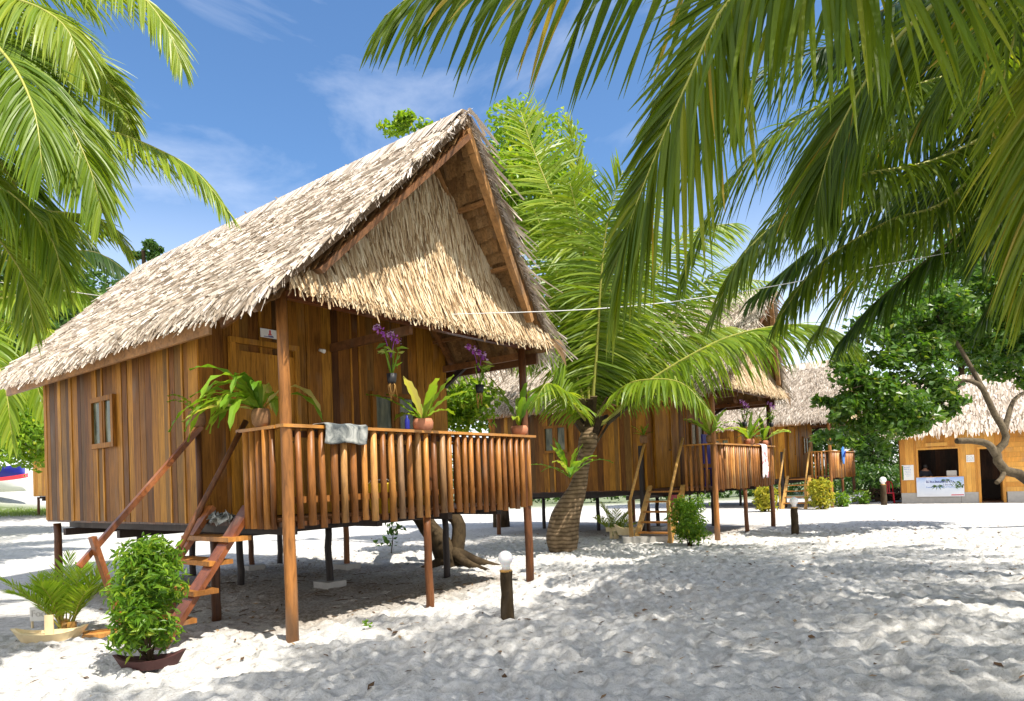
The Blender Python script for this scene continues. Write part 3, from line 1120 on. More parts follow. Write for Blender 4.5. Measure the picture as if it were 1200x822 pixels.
hut2 = copy_tree(hut, None, ('name_plate',))
hut2['label'] = 'second thatched stilt hut standing right behind the leaning coconut palm'
hut2.location = tuple(HUT2_O)
hut3 = copy_tree(hut, None, ('name_plate',))
hut3['label'] = 'farther thatched stilt hut with blue sandal on its pale railing'
hut3.location = tuple(HUT3_O)
hut4 = copy_tree(hut, None, ('name_plate',))
hut4['label'] = 'distant orange plank hut on stilts at far left beside the beached boats'
H4 = at(27, 575, 34.0)
hut4.location = (-16.4, 32.0, .42)
hut4.rotation_euler.z = math.pi / 2 - .12
for o_ in hut4.children:
    if o_.name.startswith('wall'):
        o_.material_slots[0].link = 'OBJECT'
        o_.material_slots[0].material = M['newplank']


# stairs of the near hut: broad red stringers, thick treads
def stairs_near(h):
    s = MB()
    ytr, ytl = .76, 1.60
    st = s.beam((-1.04, ytr, -.06), (.06, ytr, 1.40), .055, .20, up=(0, 1, 0), rnd=.45).build('staircase', M['redwood'], h)
    MB().beam((-1.04, ytl, -.06), (.06, ytl, 1.40), .055, .20, up=(0, 1, 0), rnd=.95).build('stringer', M['redwood'], st)
    for z, ex in ((.26, .06), (.54, .12), (.82, .05), (1.06, .12)):
        x = -1.0 + z / 1.46 * 1.1 + .05
        MB().box((x, (ytr + ytl) / 2 - ex * .5, z), (.27, ytl - ytr + .06 + ex, .05), rnd=.3 + z * .3).build('tread', M['log'], st)
    MB().tube([(-.98, ytr - .04, .62), (-.60, ytr - .03, 1.28), (-.25, ytr - .02, 1.86), (.05, ytr, 2.36)], [.026, .03, .029, .032], 10, .35).build('handrail', M['post'], st)
    MB().beam((-1.36, ytl + .02, .86), (-.02, ytl + .02, 2.36), .055, .06, up=(0, 1, 0), rnd=.8).build('handrail', M['redwood'], st)
    MB().beam((-.93, ytl - .07, -.05), (-1.26, ytl - .07, 1.16), .05, .10, up=(0, 1, 0), rnd=.85).build('newel', M['redwood'], st)
    MB().tube([(-.04, ytl + .05, 1.2), (-.04, ytl + .05, 2.34)], .035, 10, .3).build('newel', M['post'], st)
    MB().beam((-.52, ytl - .16, -.05), (-.52, ytl - .16, .80), .09, .07, rnd=.4).build('brace', M['post'], st)
    return st


def stairs_far(h):
    ytr, ytl = .75, 1.62
    st = MB().beam((-.88, ytr, -.05), (.03, ytr, 1.30), .05, .12, up=(0, 1, 0), rnd=.5).build('staircase', M['pole'], h)
    MB().beam((-.88, ytl, -.05), (.03, ytl, 1.30), .05, .12, up=(0, 1, 0), rnd=.9).build('stringer', M['pole'], st)
    for k in range(5):
        z = .22 + k * .235
        x = -.86 + z / 1.35 * .91 + .04
        MB().box((x, (ytr + ytl) / 2, z), (.18, ytl - ytr - .06, .04), rnd=.6).build('tread', M['log'], st)
    for y in (ytr - .05, ytl + .06):
        MB().beam((-.92, y, -.05), (-.95, y, .98), .07, .08, rnd=.6).build('newel', M['pole'], st)
        MB().tube([(-.95, y, .95), (-.45, y, 1.75), (-.02, y, 2.42)], .035, 8, .7).build('handrail', M['pole'], st)
    for y in (ytl + .05, ytl + .45):
        pass
    MB().beam((-.08, ytl + .16, -.05), (-.08, ytl + .16, 2.3), .10, .10, rnd=.2).build('newel', M['darkwood'], st)
    return st


stairs_near(hut)
for hh in (hut2, hut3, hut4):
    stairs_far(hh)


# ------------------------------------------------------------------ kiosk
KO, KX = gnd(1057, 590), unit(gnd(1185, 589) - gnd(1057, 590))
KO = np.array([KO[0], KO[1], 0])
KX[2] = 0
KX = unit(KX)
KRZ = math.atan2(KX[1], KX[0])


def K(x, y, z):
    c, s = math.cos(KRZ), math.sin(KRZ)
    return KO + np.array([x * c - y * s, x * s + y * c, z])


kio = thing('kiosk', 'orange plank beach kiosk with serving hatch under pale thatched roof', 'kiosk', KO, KRZ)
mb = MB()
r = random.Random(2)


def seg(l0, l1, z0, z1):
    l = l0
    while l < l1 - .001:
        w = min(r.uniform(.13, .2), l1 - l)
        mb.box((l + w / 2, .02 + r.uniform(0, .006), (z0 + z1) / 2), (w - .004, .04, z1 - z0), rnd=r.random())
        l += w


seg(0, .60, .42, 2.95)
seg(.60, 2.08, 2.22, 2.95)
seg(2.08, 2.70, .42, 2.95)
seg(2.70, 3.46, 2.12, 2.95)
for z in np.arange(.5, 2.95, .19):
    mb.box((4.95, .02, z), (2.9, .04, .185), rnd=r.random())
w0 = mb.build('wall', M['newplank'], kio)
MB().box((1.03, .06, .21), (2.06, .16, .42)).box((2.36, .06, .21), (.58, .16, .42)).box((5.0, .06, .21), (2.9, .16, .42)).build('plinth', M['concrete'], kio)
MB().box((1.34, .02, .72), (1.48, .05, .60), rnd=.3).box((1.34, .10, 1.04), (1.52, .34, .04), rnd=.6).build('counter', M['newplank'], kio)
MB().box((.62, -.02, 1.62), (.07, .05, 1.2), rnd=.4).box((2.06, -.02, 1.62), (.07, .05, 1.2), rnd=.4).box((1.34, -.022, 2.20), (1.5, .05, .08), rnd=.7).box((1.3, -.02, 2.36), (.75, .03, .14), rnd=1).build('hatch_frame', M['newplank'], kio)
do = MB().box((2.69, -.02, 1.06), (.09, .06, 2.12), rnd=.4).box((3.47, -.02, 1.06), (.09, .06, 2.12), rnd=.4).box((3.08, -.022, 2.13), (.86, .06, .08), rnd=.6).build('door_frame', M['newplank'], kio)
MB().beam((3.42, .08, 1.03), (3.36, .75, 1.03), .04, 1.95, rnd=.2).build('door', M['newplank'], do)
mb = MB()
for k in range(36):
    mb.box((k * .18 + .09, 2.4 + (k % 2) * .008, 1.5), (.1805, .04, 3.0), rnd=random.random() * .7)
mb.box((3.0, 1.2, .03), (6.6, 2.4, .06), rnd=.1)
mb.box((-.02, 1.22, 1.68), (.04, 2.36, 2.54), rnd=.4)
mb.box((2.4, 1.25, 1.5), (.04, 2.26, 3.0), rnd=.3)
mb.box((6.42, 1.2, 1.5), (.04, 2.4, 3.0), rnd=.3)
mb.build('wall', M['post'], kio)
MB().box((3.1, 2.3, .45), (.9, .06, .8)).build('inner_panel', M['stain'], kio)
# roof
mb = MB()
mb.add([(-.5, -.45, 2.88), (7.0, -.45, 2.88), (7.0, 1.7, 5.2), (-.5, 1.7, 5.2), (-.5, 3.6, 2.9), (7.0, 3.6, 2.9)], [(0, 1, 2, 3), (3, 2, 5, 4), (0, 3, 4), (1, 5, 2)], .3)
kr = mb.build('roof', M['thatchcore'], kio)
mb = MB()
rr = np.random.default_rng(6)
n = 5200
t = rr.uniform(-.6, 7.1, n)
s = np.sort(rr.random(n))
ln = rr.uniform(.3, .6, n)
w = rr.uniform(.02, .05, n)
secs = []
for f, wf in ((0, .8), (.5, 1), (1, .3)):
    q = s + f * ln / 3.16
    P = np.stack([t + rr.normal(0, .02, n) * f, 1.7 - 2.15 * q, 5.22 - 2.32 * q + .03 + f * .05 * rr.random(n)], -1)
    wv = np.array([1, 0, 0]) * (w * wf)[:, None]
    secs.append(np.stack([P - wv, P + wv], 1))
mb.ribbons(np.stack(secs, 1), np.clip(rr.beta(1.5, 2.4, n), 0, 1))
mb.build('thatch', M['thatch'], kr)

# posters, banner, notice: flat prints fixed to the kiosk
ban = MB().box((0, 0, .39), (1.62, .012, .78)).build('banner', M['banner'])
ban.location = tuple(K(1.37, -.075, .26))
ban.rotation_euler = (0, 0, KRZ)
tag(ban, 'blue and white printed beach banner below the kiosk hatch', 'banner')
mb = MB()
rr = random.Random(3)


def letters(mb, x0, x1, z, hgt, seed, th=.012):
    q = random.Random(seed)
    x = x0
    while x < x1:
        w = q.uniform(.035, .06)
        if q.random() < .14:
            x += w
            continue
        hh = hgt * q.choice([1, 1, .65, .65, .7])
        mb.box((x, -.011, z + hh / 2), (th, .004, hh))
        mb.box((x + w * .35, -.011, z + hh * q.choice([.1, .5, .95])), (w * .6, .004, th))
        if q.random() < .5:
            mb.box((x + w * .65, -.011, z + hh * .3), (th, .004, hh * .6))
        x += w + .012


letters(mb, -.50, .52, .56, .10, 4, .016)
letters(mb, .12, .36, .45, .07, 5)
o1 = mb.build('lettering', M['blue'], ban)
mb = MB()
letters(mb, -.46, .50, .36, .055, 8)
mb.build('lettering', M['blueplastic'], ban)
mb = MB()
leaves(mb, [(.62, 0, .45)], [.22], 60, .12, seed=3)
P_ = np.concatenate(mb.v)
P_[:, 1] = -.010 - .001 * np.arange(len(P_)) / len(P_)
mb.v = [P_]
leaves_n = mb.n
mb2 = MB()
mb2.add(P_, mb.f, mb.r)
q = np.random.default_rng(3)
for cxx, czz, nn, rad in ((-.08, .42, 9, .26), (.2, .66, 8, .2)):
    for k in range(nn):
        a = k / nn * 2 * math.pi + .3
        p0 = np.array([cxx, -.0115, czz])
        p1 = p0 + np.array([math.cos(a) * rad, 0, math.sin(a) * rad * .45 - .06])
        wv = np.array([-(p1 - p0)[2], 0, (p1 - p0)[0]]) * .09
        mb2.add([p0, (p0 + p1) / 2 + wv + [0, 0, .03], p1, (p0 + p1) / 2 - wv + [0, 0, .03]], [(0, 1, 2, 3)], q.random())
mb2.build('palm_print', M['leafdark'], ban)
MB().box((.58, -.009, .06), (.42, .004, .035)).build('boat_print', M['redpaint'], ban)
po = MB().box((0, 0, .31), (.42, .012, .62)).build('poster', M['white'])
po.location = tuple(K(.27, -.02, .95))
po.rotation_euler = (0, 0, KRZ)
tag(po, 'white and green price poster left of the kiosk hatch', 'poster')
MB().box((-.185, -.008, .30), (.05, .004, .58)).build('border', M['leaf'], po)
mb = MB()
letters(mb, -.12, .12, .50, .04, 1)
letters(mb, -.12, .10, .43, .035, 2)
letters(mb, -.10, .12, .36, .02, 3, .007)
letters(mb, -.10, .12, .30, .02, 4, .007)
letters(mb, -.10, .12, .24, .02, 5, .007)
letters(mb, -.06, .08, .16, .02, 6, .007)
mb.build('lettering', M['blueplastic'], po)
mb = MB()
letters(mb, -.12, .14, .575, .02, 7, .007)
mb.build('lettering', M['purple'], po)
no = MB().box((0, 0, .14), (.26, .01, .28)).build('notice', M['white'])
no.location = tuple(K(2.42, -.02, 1.60))
no.rotation_euler = (0, 0, KRZ)
tag(no, 'white paper notice pinned between kiosk hatch and door', 'notice')
mb = MB()
for k in range(4):
    letters(mb, -.10, .09, .21 - k * .05, .018, 20 + k, .006)
mb.build('lettering', M['cloth'], no)
lap = thing('laptop', 'grey open laptop on the kiosk counter', 'laptop', K(1.78, .12, 1.062), KRZ)
MB().box((0, .04, .008), (.34, .22, .016)).build('base', M['concrete'], lap)
MB().box((0, -.085, .12), (.34, .012, .22)).build('screen', M['concrete'], lap)


def skin_body(name, verts, edges, rad, mat, parent=None, root=0):
    me_ = bpy.data.meshes.new(name)
    me_.from_pydata(verts, edges, [])
    me_.materials.append(mat)
    o = bpy.data.objects.new(name, me_)
    COL.objects.link(o)
    md = o.modifiers.new('skin', 'SKIN')
    for i, rd in enumerate(rad):
        me_.skin_vertices[0].data[i].radius = (rd, rd)
    me_.skin_vertices[0].data[root].use_root = True
    sb = o.modifiers.new('sub', 'SUBSURF')
    sb.levels = sb.render_levels = 2
    md.use_smooth_shade = True
    if parent:
        o.parent = parent
    return o


bv = [(0, .25, .78), (0, .22, 1.0), (0, .18, 1.24), (0, .17, 1.36), (0, .14, 1.45), (0, .13, 1.53),
      (-.17, .18, 1.27), (-.22, .12, 1.05), (-.16, -.06, 1.06), (.17, .18, 1.27), (.22, .1, 1.05), (.12, -.08, 1.06), (-.12, -.15, 1.07), (.06, -.16, 1.07),
      (-.1, .1, .62), (-.1, -.02, .3), (-.1, .0, .07), (.1, .1, .62), (.1, -.02, .3), (.1, .0, .07)]
be = [(0, 1), (1, 2), (2, 3), (3, 4), (4, 5), (2, 6), (6, 7), (7, 8), (8, 12), (2, 9), (9, 10), (10, 11), (11, 13), (0, 14), (14, 15), (15, 16), (0, 17), (17, 18), (18, 19)]
per = skin_body('person', bv, be, [.14, .13, .15, .055, .085, .085, .07, .05, .04, .07, .05, .04, .035, .035, .09, .06, .05, .09, .06, .05], M['skin'])
tag(per, 'person in dark jacket leaning at the kiosk counter', 'person')
per.location = tuple(K(.92, .22, .0))
per.rotation_euler = (0, 0, KRZ + .5)
skin_body('jacket', [(v_[0] * 1.02, v_[1], v_[2]) for v_ in (bv[0], bv[1], bv[2], bv[6], bv[7], bv[8], bv[9], bv[10], bv[11])], [(0, 1), (1, 2), (2, 3), (3, 4), (4, 5), (2, 6), (6, 7), (7, 8)],
          [.165, .155, .17, .085, .065, .055, .085, .065, .055], M['cloth'], per)
MB().lathe((0, .16, 1.42), [(.02, .185), (.07, .165), (.105, .11), (.11, .05), (.09, -.0)], 14).build('hair', M['hair'], per)

ch = thing('plastic_chair', 'red plastic armless chair left of the kiosk', 'chair', gnd(1041, 590), KRZ + .2)
MB().box((0, 0, .43), (.44, .42, .03)).build('seat', M['red'], ch)
mb = MB().tube([(-.2, .2, .44), (-.21, .25, .70), (-.17, .28, .88), (0, .29, .92), (.17, .28, .88), (.21, .25, .70), (.2, .2, .44)], .022, 8)
for x in (-.08, 0, .08):
    mb.beam((x, .215, .45), (x, .285, .90), .04, .015)
mb.build('backrest', M['red'], ch)
for sx in (-1, 1):
    for sy in (-1, 1):
        MB().tube([(sx * .19, sy * .18, .43), (sx * .22, sy * .21, 0)], .02, 8).build('leg', M['red'], ch)


# ------------------------------------------------------------------ palms
def palm(name, label, group, base, crown, rad, fr_list, mats, bulge=None, bend=(0, 0, 0), trunkpts=None):
    t = thing(name, label, 'palm tree', (base[0], base[1], 0), 0, group)
    B = np.array([base[0], base[1], 0.0])
    if trunkpts is None:
        pts = spline([np.array(base) - B - np.array([0, 0, .1]), (np.array(base) * .5 + np.array(crown) * .5) - B + np.array(bend), np.array(crown) - B], 16)
        rads = rad * np.linspace(1.25, .8, 16) * (1 + .04 * np.random.default_rng(1).normal(size=16))
    else:
        pts = spline(np.array(trunkpts) - B, 40)
        rads = np.interp(np.linspace(0, 1, 40), np.linspace(0, 1, len(bulge)), bulge)
    mb = MB().tube(pts, rads, 20, .5)
    mb.build('trunk', M['trunk'], t)
    for i, fr in enumerate(fr_list):
        f = dict(fr)
        pp = np.array(f.pop('pts')) - B
        m_ = f.pop('mat', mats)
        mb = MB()
        frond(mb, pp, seed=hash((name, i)) % 1 + i * 17 + len(label), **f)
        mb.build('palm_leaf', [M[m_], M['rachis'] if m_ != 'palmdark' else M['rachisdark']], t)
    return t


def px(*a):
    return [at(*q) for q in a]


PG = 'coconut palms around the huts'
# A: near palm off to the right whose fronds hang into the picture
cA = at(1330, -130, 3.3)
FA = [
    dict(pts=[cA] + px((1150, -75, 3.1), (980, -50, 2.95), (868, -15, 2.9), (802, 106, 2.92), (760, 204, 2.98), (733, 276, 3.0), (722, 312, 3.02)), L=1.0, n=205, g=.22, N=(-.72, -.7, .25), a0=66, a1=18, w=.027, fold=.5, hang=.28, stem=.024, lo=.1, hi=.9, start=.06, lr=(.5, 1.2), base=.85),
    dict(pts=[cA] + px((1150, -145, 3.3), (930, -110, 3.5), (760, -70, 3.7), (600, -45, 3.9), (500, -15, 4.0), (450, 20, 4.05)), L=.95, n=80, g=.30, N=(0, -.3, 1), a0=66, a1=20, w=.032, fold=.5, hang=.9, stem=.022, lo=.0, hi=.7),
    dict(pts=[cA] + px((1290, -20, 3.2), (1255, 110, 3.2), (1235, 240, 3.25), (1228, 350, 3.3)), L=.85, n=130, g=.30, N=(-.4, -.9, .3), a0=60, a1=18, w=.021, fold=.5, lo=.35, hi=1.0),
    dict(pts=[cA] + px((1240, -60, 3.5), (1130, -20, 3.9), (1040, 60, 4.3), (980, 160, 4.6), (955, 240, 4.7)), L=.95, n=150, g=.30, N=(-.5, -.6, .6), a0=66, a1=20, w=.025, fold=.5, lo=.0, hi=.6),
    dict(pts=[cA] + px((1290, -60, 3.9), (1215, -20, 4.5), (1140, 50, 5.0), (1090, 130, 5.3)), L=.9, n=130, g=.35, N=(-.3, -.6, .7), a0=66, a1=20, w=.025, fold=.5, lo=.0, hi=.6),
    dict(pts=auto_frond(cA, R(65), R(35), 3.6, R(75)), L=.9, n=70, lo=.2, hi=.9, g=.35),
    dict(pts=auto_frond(cA, R(10), R(35), 3.6, R(75)), L=.9, n=70, lo=.2, hi=.9, g=.35),
    dict(pts=auto_frond(cA, R(-50), R(45), 3.6, R(75)), L=.9, n=70, lo=.2, hi=.9, g=.35),
    dict(pts=auto_frond(cA, R(-120), R(40), 3.6, R(75)), L=.9, n=70, lo=.2, hi=.9, g=.35),
    dict(pts=auto_frond(cA, R(165), R(55), 3.4, R(60)), L=.9, n=70, lo=.2, hi=.9, g=.35),
    dict(pts=auto_frond(cA, R(205), R(50), 3.4, R(70)), L=.9, n=70, lo=.2, hi=.9, g=.35),
]
palm('coconut_palm', 'coconut palm whose large olive frond hangs down closest across the upper right', PG, (cA[0] + .5, cA[1] - .1, 0), cA, .13, FA, 'palm')
# B: darker palm behind it at the right edge
cB = at(1235, 95, 7.0)
FB = [
    dict(pts=[cB] + px((1170, 150, 6.9), (1090, 190, 6.8), (1000, 208, 6.7), (925, 250, 6.6), (870, 300, 6.5), (845, 350, 6.5)), L=1.05, n=140, g=.50, N=(0, 0, 1), w=.030, a0=75, a1=30, lo=.0, hi=.8),
    dict(pts=[cB] + px((1180, 85, 6.9), (1090, 95, 6.7), (1000, 140, 6.5), (930, 210, 6.4)), L=1.0, n=130, g=.5, w=.030, lo=0, hi=.7),
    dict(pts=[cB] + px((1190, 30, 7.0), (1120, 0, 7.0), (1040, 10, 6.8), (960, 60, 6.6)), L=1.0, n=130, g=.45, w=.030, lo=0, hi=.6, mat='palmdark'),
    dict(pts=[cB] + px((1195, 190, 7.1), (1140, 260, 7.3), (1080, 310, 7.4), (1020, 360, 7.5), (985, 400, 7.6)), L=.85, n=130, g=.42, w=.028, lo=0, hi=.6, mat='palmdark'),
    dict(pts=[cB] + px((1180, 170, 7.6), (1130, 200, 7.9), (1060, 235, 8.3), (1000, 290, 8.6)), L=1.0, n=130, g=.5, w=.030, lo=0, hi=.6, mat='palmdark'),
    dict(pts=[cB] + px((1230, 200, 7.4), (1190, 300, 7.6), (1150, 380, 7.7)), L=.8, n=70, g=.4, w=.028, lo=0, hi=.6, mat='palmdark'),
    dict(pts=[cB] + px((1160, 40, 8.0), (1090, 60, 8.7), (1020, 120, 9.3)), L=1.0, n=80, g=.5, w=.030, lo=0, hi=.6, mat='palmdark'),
]
FB += [
    dict(pts=[cB] + px((1170, 70, 7.5), (1060, 85, 8.0), (950, 130, 8.3), (870, 195, 8.5), (820, 275, 8.6), (800, 335, 8.6)), L=1.15, n=130, g=.4, w=.028, lo=0, hi=.7, hang=.4),
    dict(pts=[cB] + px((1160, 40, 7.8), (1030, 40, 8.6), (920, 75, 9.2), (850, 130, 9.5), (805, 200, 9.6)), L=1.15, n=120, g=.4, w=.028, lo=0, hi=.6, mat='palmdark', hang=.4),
    dict(pts=[cB] + px((1170, 120, 8.0), (1050, 160, 9.0), (940, 225, 9.6), (870, 300, 9.9), (835, 370, 10.0)), L=1.15, n=130, g=.4, w=.028, lo=0, hi=.7, hang=.4),
    dict(pts=[cB] + px((1170, 200, 8.0), (1090, 260, 9.0), (1000, 330, 9.6), (950, 400, 9.8)), L=1.0, n=140, g=.4, w=.028, lo=0, hi=.7, hang=.4),
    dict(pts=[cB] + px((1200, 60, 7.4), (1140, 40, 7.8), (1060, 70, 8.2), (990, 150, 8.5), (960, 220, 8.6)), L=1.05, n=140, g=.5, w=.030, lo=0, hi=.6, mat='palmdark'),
    dict(pts=[cB] + px((1190, 150, 7.0), (1110, 235, 7.0), (1040, 260, 7.0), (960, 310, 6.9), (915, 370, 6.8)), L=1.0, n=140, g=.5, w=.030, lo=0, hi=.7),
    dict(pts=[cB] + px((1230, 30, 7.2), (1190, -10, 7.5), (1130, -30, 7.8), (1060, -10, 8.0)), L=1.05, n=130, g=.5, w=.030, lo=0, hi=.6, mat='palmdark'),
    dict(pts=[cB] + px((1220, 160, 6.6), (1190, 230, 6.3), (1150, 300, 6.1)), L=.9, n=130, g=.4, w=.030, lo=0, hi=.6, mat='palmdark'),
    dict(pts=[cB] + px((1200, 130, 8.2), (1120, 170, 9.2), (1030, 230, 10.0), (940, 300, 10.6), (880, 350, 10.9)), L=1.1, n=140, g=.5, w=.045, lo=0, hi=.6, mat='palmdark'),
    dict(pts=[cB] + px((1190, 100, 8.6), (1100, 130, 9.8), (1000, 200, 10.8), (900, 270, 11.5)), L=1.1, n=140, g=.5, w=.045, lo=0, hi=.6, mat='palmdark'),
]
for a_ in (-100, -60, -20, 20, 60, 95):
    FB.append(dict(pts=auto_frond(cB, R(a_), R(45), 3.8, R(85)), L=.95, n=60, g=.4, S=4, w=.042, lo=0, hi=.7))
palm('coconut_palm', 'dark shaded coconut palm at the upper right edge behind the hanging olive frond', PG, (cB[0] + .5, cB[1] + .2, 0), cB, .15, FB, 'palm')
# C: leaning palm between the two huts
base = gnd(662, 646)
cC = at(692, 500, 14.2)
Y0 = base[1]
trk = [base + np.array([0, 0, -.15]), at(659, 632, Y0), at(663, 606, Y0), at(676, 575, Y0), at(682, 552, Y0 + .05), at(685, 535, Y0 + .1), at(689, 518, 14.2), cC]
bul = [.26, .36, .32, .20, .145, .145, .20, .15]
FC = [
    dict(pts=[cC] + px((712, 410, 14.2), (717, 350, 14.1), (694, 296, 14.0), (655, 246, 13.9), (622, 168, 13.8), (610, 130, 13.8)), L=1.35, n=150, g=.14, N=(.5, -1, .3), w=.042, lo=.35, hi=1, stem=.055),
    dict(pts=[cC] + px((686, 400, 14.0), (684, 345, 13.9), (683, 290, 13.8), (676, 250, 13.7), (668, 215, 13.6)), L=1.4, n=145, g=.20, N=(0, -1, .2), w=.042, lo=.2, hi=.9, stem=.055),
    dict(pts=[cC] + px((714, 492, 14.0), (746, 458, 13.8), (804, 420, 13.4), (858, 394, 13.1), (921, 381, 12.9), (968, 384, 12.8), (1000, 400, 12.7)), L=1.45, n=145, g=.5, N=(0, 0, 1), w=.042, lo=.1, hi=.8, stem=.05, a0=70),
    dict(pts=[cC] + px((716, 458, 14.3), (746, 425, 14.5), (790, 402, 14.6), (848, 384, 14.8), (890, 392, 15)), L=1.2, n=145, g=.45, N=(0, -.5, 1), w=.042, lo=.3, hi=1, stem=.05),
    dict(pts=[cC] + px((722, 400, 14.3), (752, 350, 14.5), (787, 293, 14.6), (822, 268, 14.8), (860, 262, 15)), L=1.5, n=150, g=.34, N=(-.4, -.8, .6), w=.042, lo=.1, hi=.8, stem=.05),
    dict(pts=[cC] + px((676, 420, 14.0), (660, 380, 13.8), (645, 360, 13.7), (628, 370, 13.6)), L=1.0, n=80, g=.4, N=(0, -.6, 1), w=.042, lo=.2, hi=.9, stem=.04),
    dict(pts=[cC] + px((672, 440, 14.4), (650, 410, 14.6), (625, 400, 14.8), (600, 415, 15.0)), L=1.0, n=80, g=.4, N=(0, -.3, 1), w=.042, lo=.3, hi=1, stem=.04),
    dict(pts=[cC] + px((704, 400, 14.6), (728, 330, 15.0), (745, 270, 15.4), (770, 230, 15.8)), L=1.1, n=90, g=.3, N=(0, -1, .4), w=.042, lo=.1, hi=.8, stem=.05),
    dict(pts=[cC] + px((700, 380, 15.0), (700, 320, 15.6), (690, 280, 16.3), (670, 270, 17)), L=1.1, n=90, g=.3, N=(0, -1, .4), w=.042, lo=.1, hi=.8, stem=.05),
    dict(pts=[cC] + px((730, 455, 13.6), (765, 445, 13.0), (800, 450, 12.5), (830, 480, 12.1)), L=.9, n=80, g=.5, N=(0, 0, 1), w=.045, lo=.1, hi=.8, stem=.04),
    dict(pts=[cC] + px((668, 470, 13.6), (652, 455, 13.2), (640, 450, 12.9), (628, 470, 12.7)), L=.8, n=60, g=.5, N=(0, 0, 1), w=.045, lo=.2, hi=.9, stem=.04),
    dict(pts=[cC] + px((740, 425, 14.8), (790, 370, 15.3), (850, 330, 15.8), (905, 330, 16.2)), L=1.1, n=100, g=.45, N=(0, -.3, 1), w=.042, lo=.0, hi=.7, stem=.045),
    dict(pts=[cC] + px((694, 380, 14.3), (690, 300, 14.3), (681, 215, 14.3), (665, 138, 14.3)), L=.55, n=60, g=.05, N=(0, -1, 0), w=.042, a0=18, a1=8, start=.55, lo=.55, hi=1, stem=.045),
    dict(pts=[cC] + px((700, 400, 13.9), (704, 330, 13.6), (712, 260, 13.4), (730, 200, 13.2)), L=1.35, n=130, g=.22, N=(.2, -1, .2), w=.042, lo=.1, hi=.8, stem=.05),
    dict(pts=[cC] + px((674, 400, 14.2), (655, 330, 14.2), (638, 280, 14.2), (625, 240, 14.2)), L=1.3, n=130, g=.2, N=(.4, -1, .2), w=.042, lo=.2, hi=.9, stem=.05),
    dict(pts=[cC] + px((735, 440, 14.4), (775, 400, 14.6), (815, 340, 14.8), (860, 310, 15.0)), L=1.3, n=130, g=.4, N=(-.4, -.7, .7), w=.042, lo=.1, hi=.8, stem=.05),
    dict(pts=[cC] + px((670, 425, 13.9), (648, 395, 13.7), (632, 390, 13.5), (615, 420, 13.4)), L=1.2, n=130, g=.45, N=(0, -.6, 1), w=.042, lo=.1, hi=.8, stem=.04),
]
pc = palm('coconut_palm', 'swollen based coconut palm leaning between the nearest two huts', PG, (base[0], base[1], 0), cC, .25, FC, 'palmlit', bulge=bul, trunkpts=trk)
mb = MB()
r_ = np.random.default_rng(31)
Bc = np.array([base[0], base[1], 0])
for k in range(16):
    a = k * 2.4
    z = r_.uniform(0, .8)
    p0 = np.array(cC) - Bc + np.array([math.cos(a) * .12, math.sin(a) * .12, -.35 + z * .6])
    dirn = unit(np.array([math.cos(a), math.sin(a), 1.6 + r_.normal() * .2]))
    mb.beam(p0, p0 + dirn * r_.uniform(.35, .7), .14, .035, rnd=r_.random())
mb.build('leaf_bases', M['bark'], pc)
MB().tube(np.array(px((712, 497, 14.0), (735, 478, 13.6), (765, 458, 13.2), (790, 447, 13.0))) - Bc, [.035, .03, .02, .01], 6).build('dry_stalk', M['greybark'], pc)
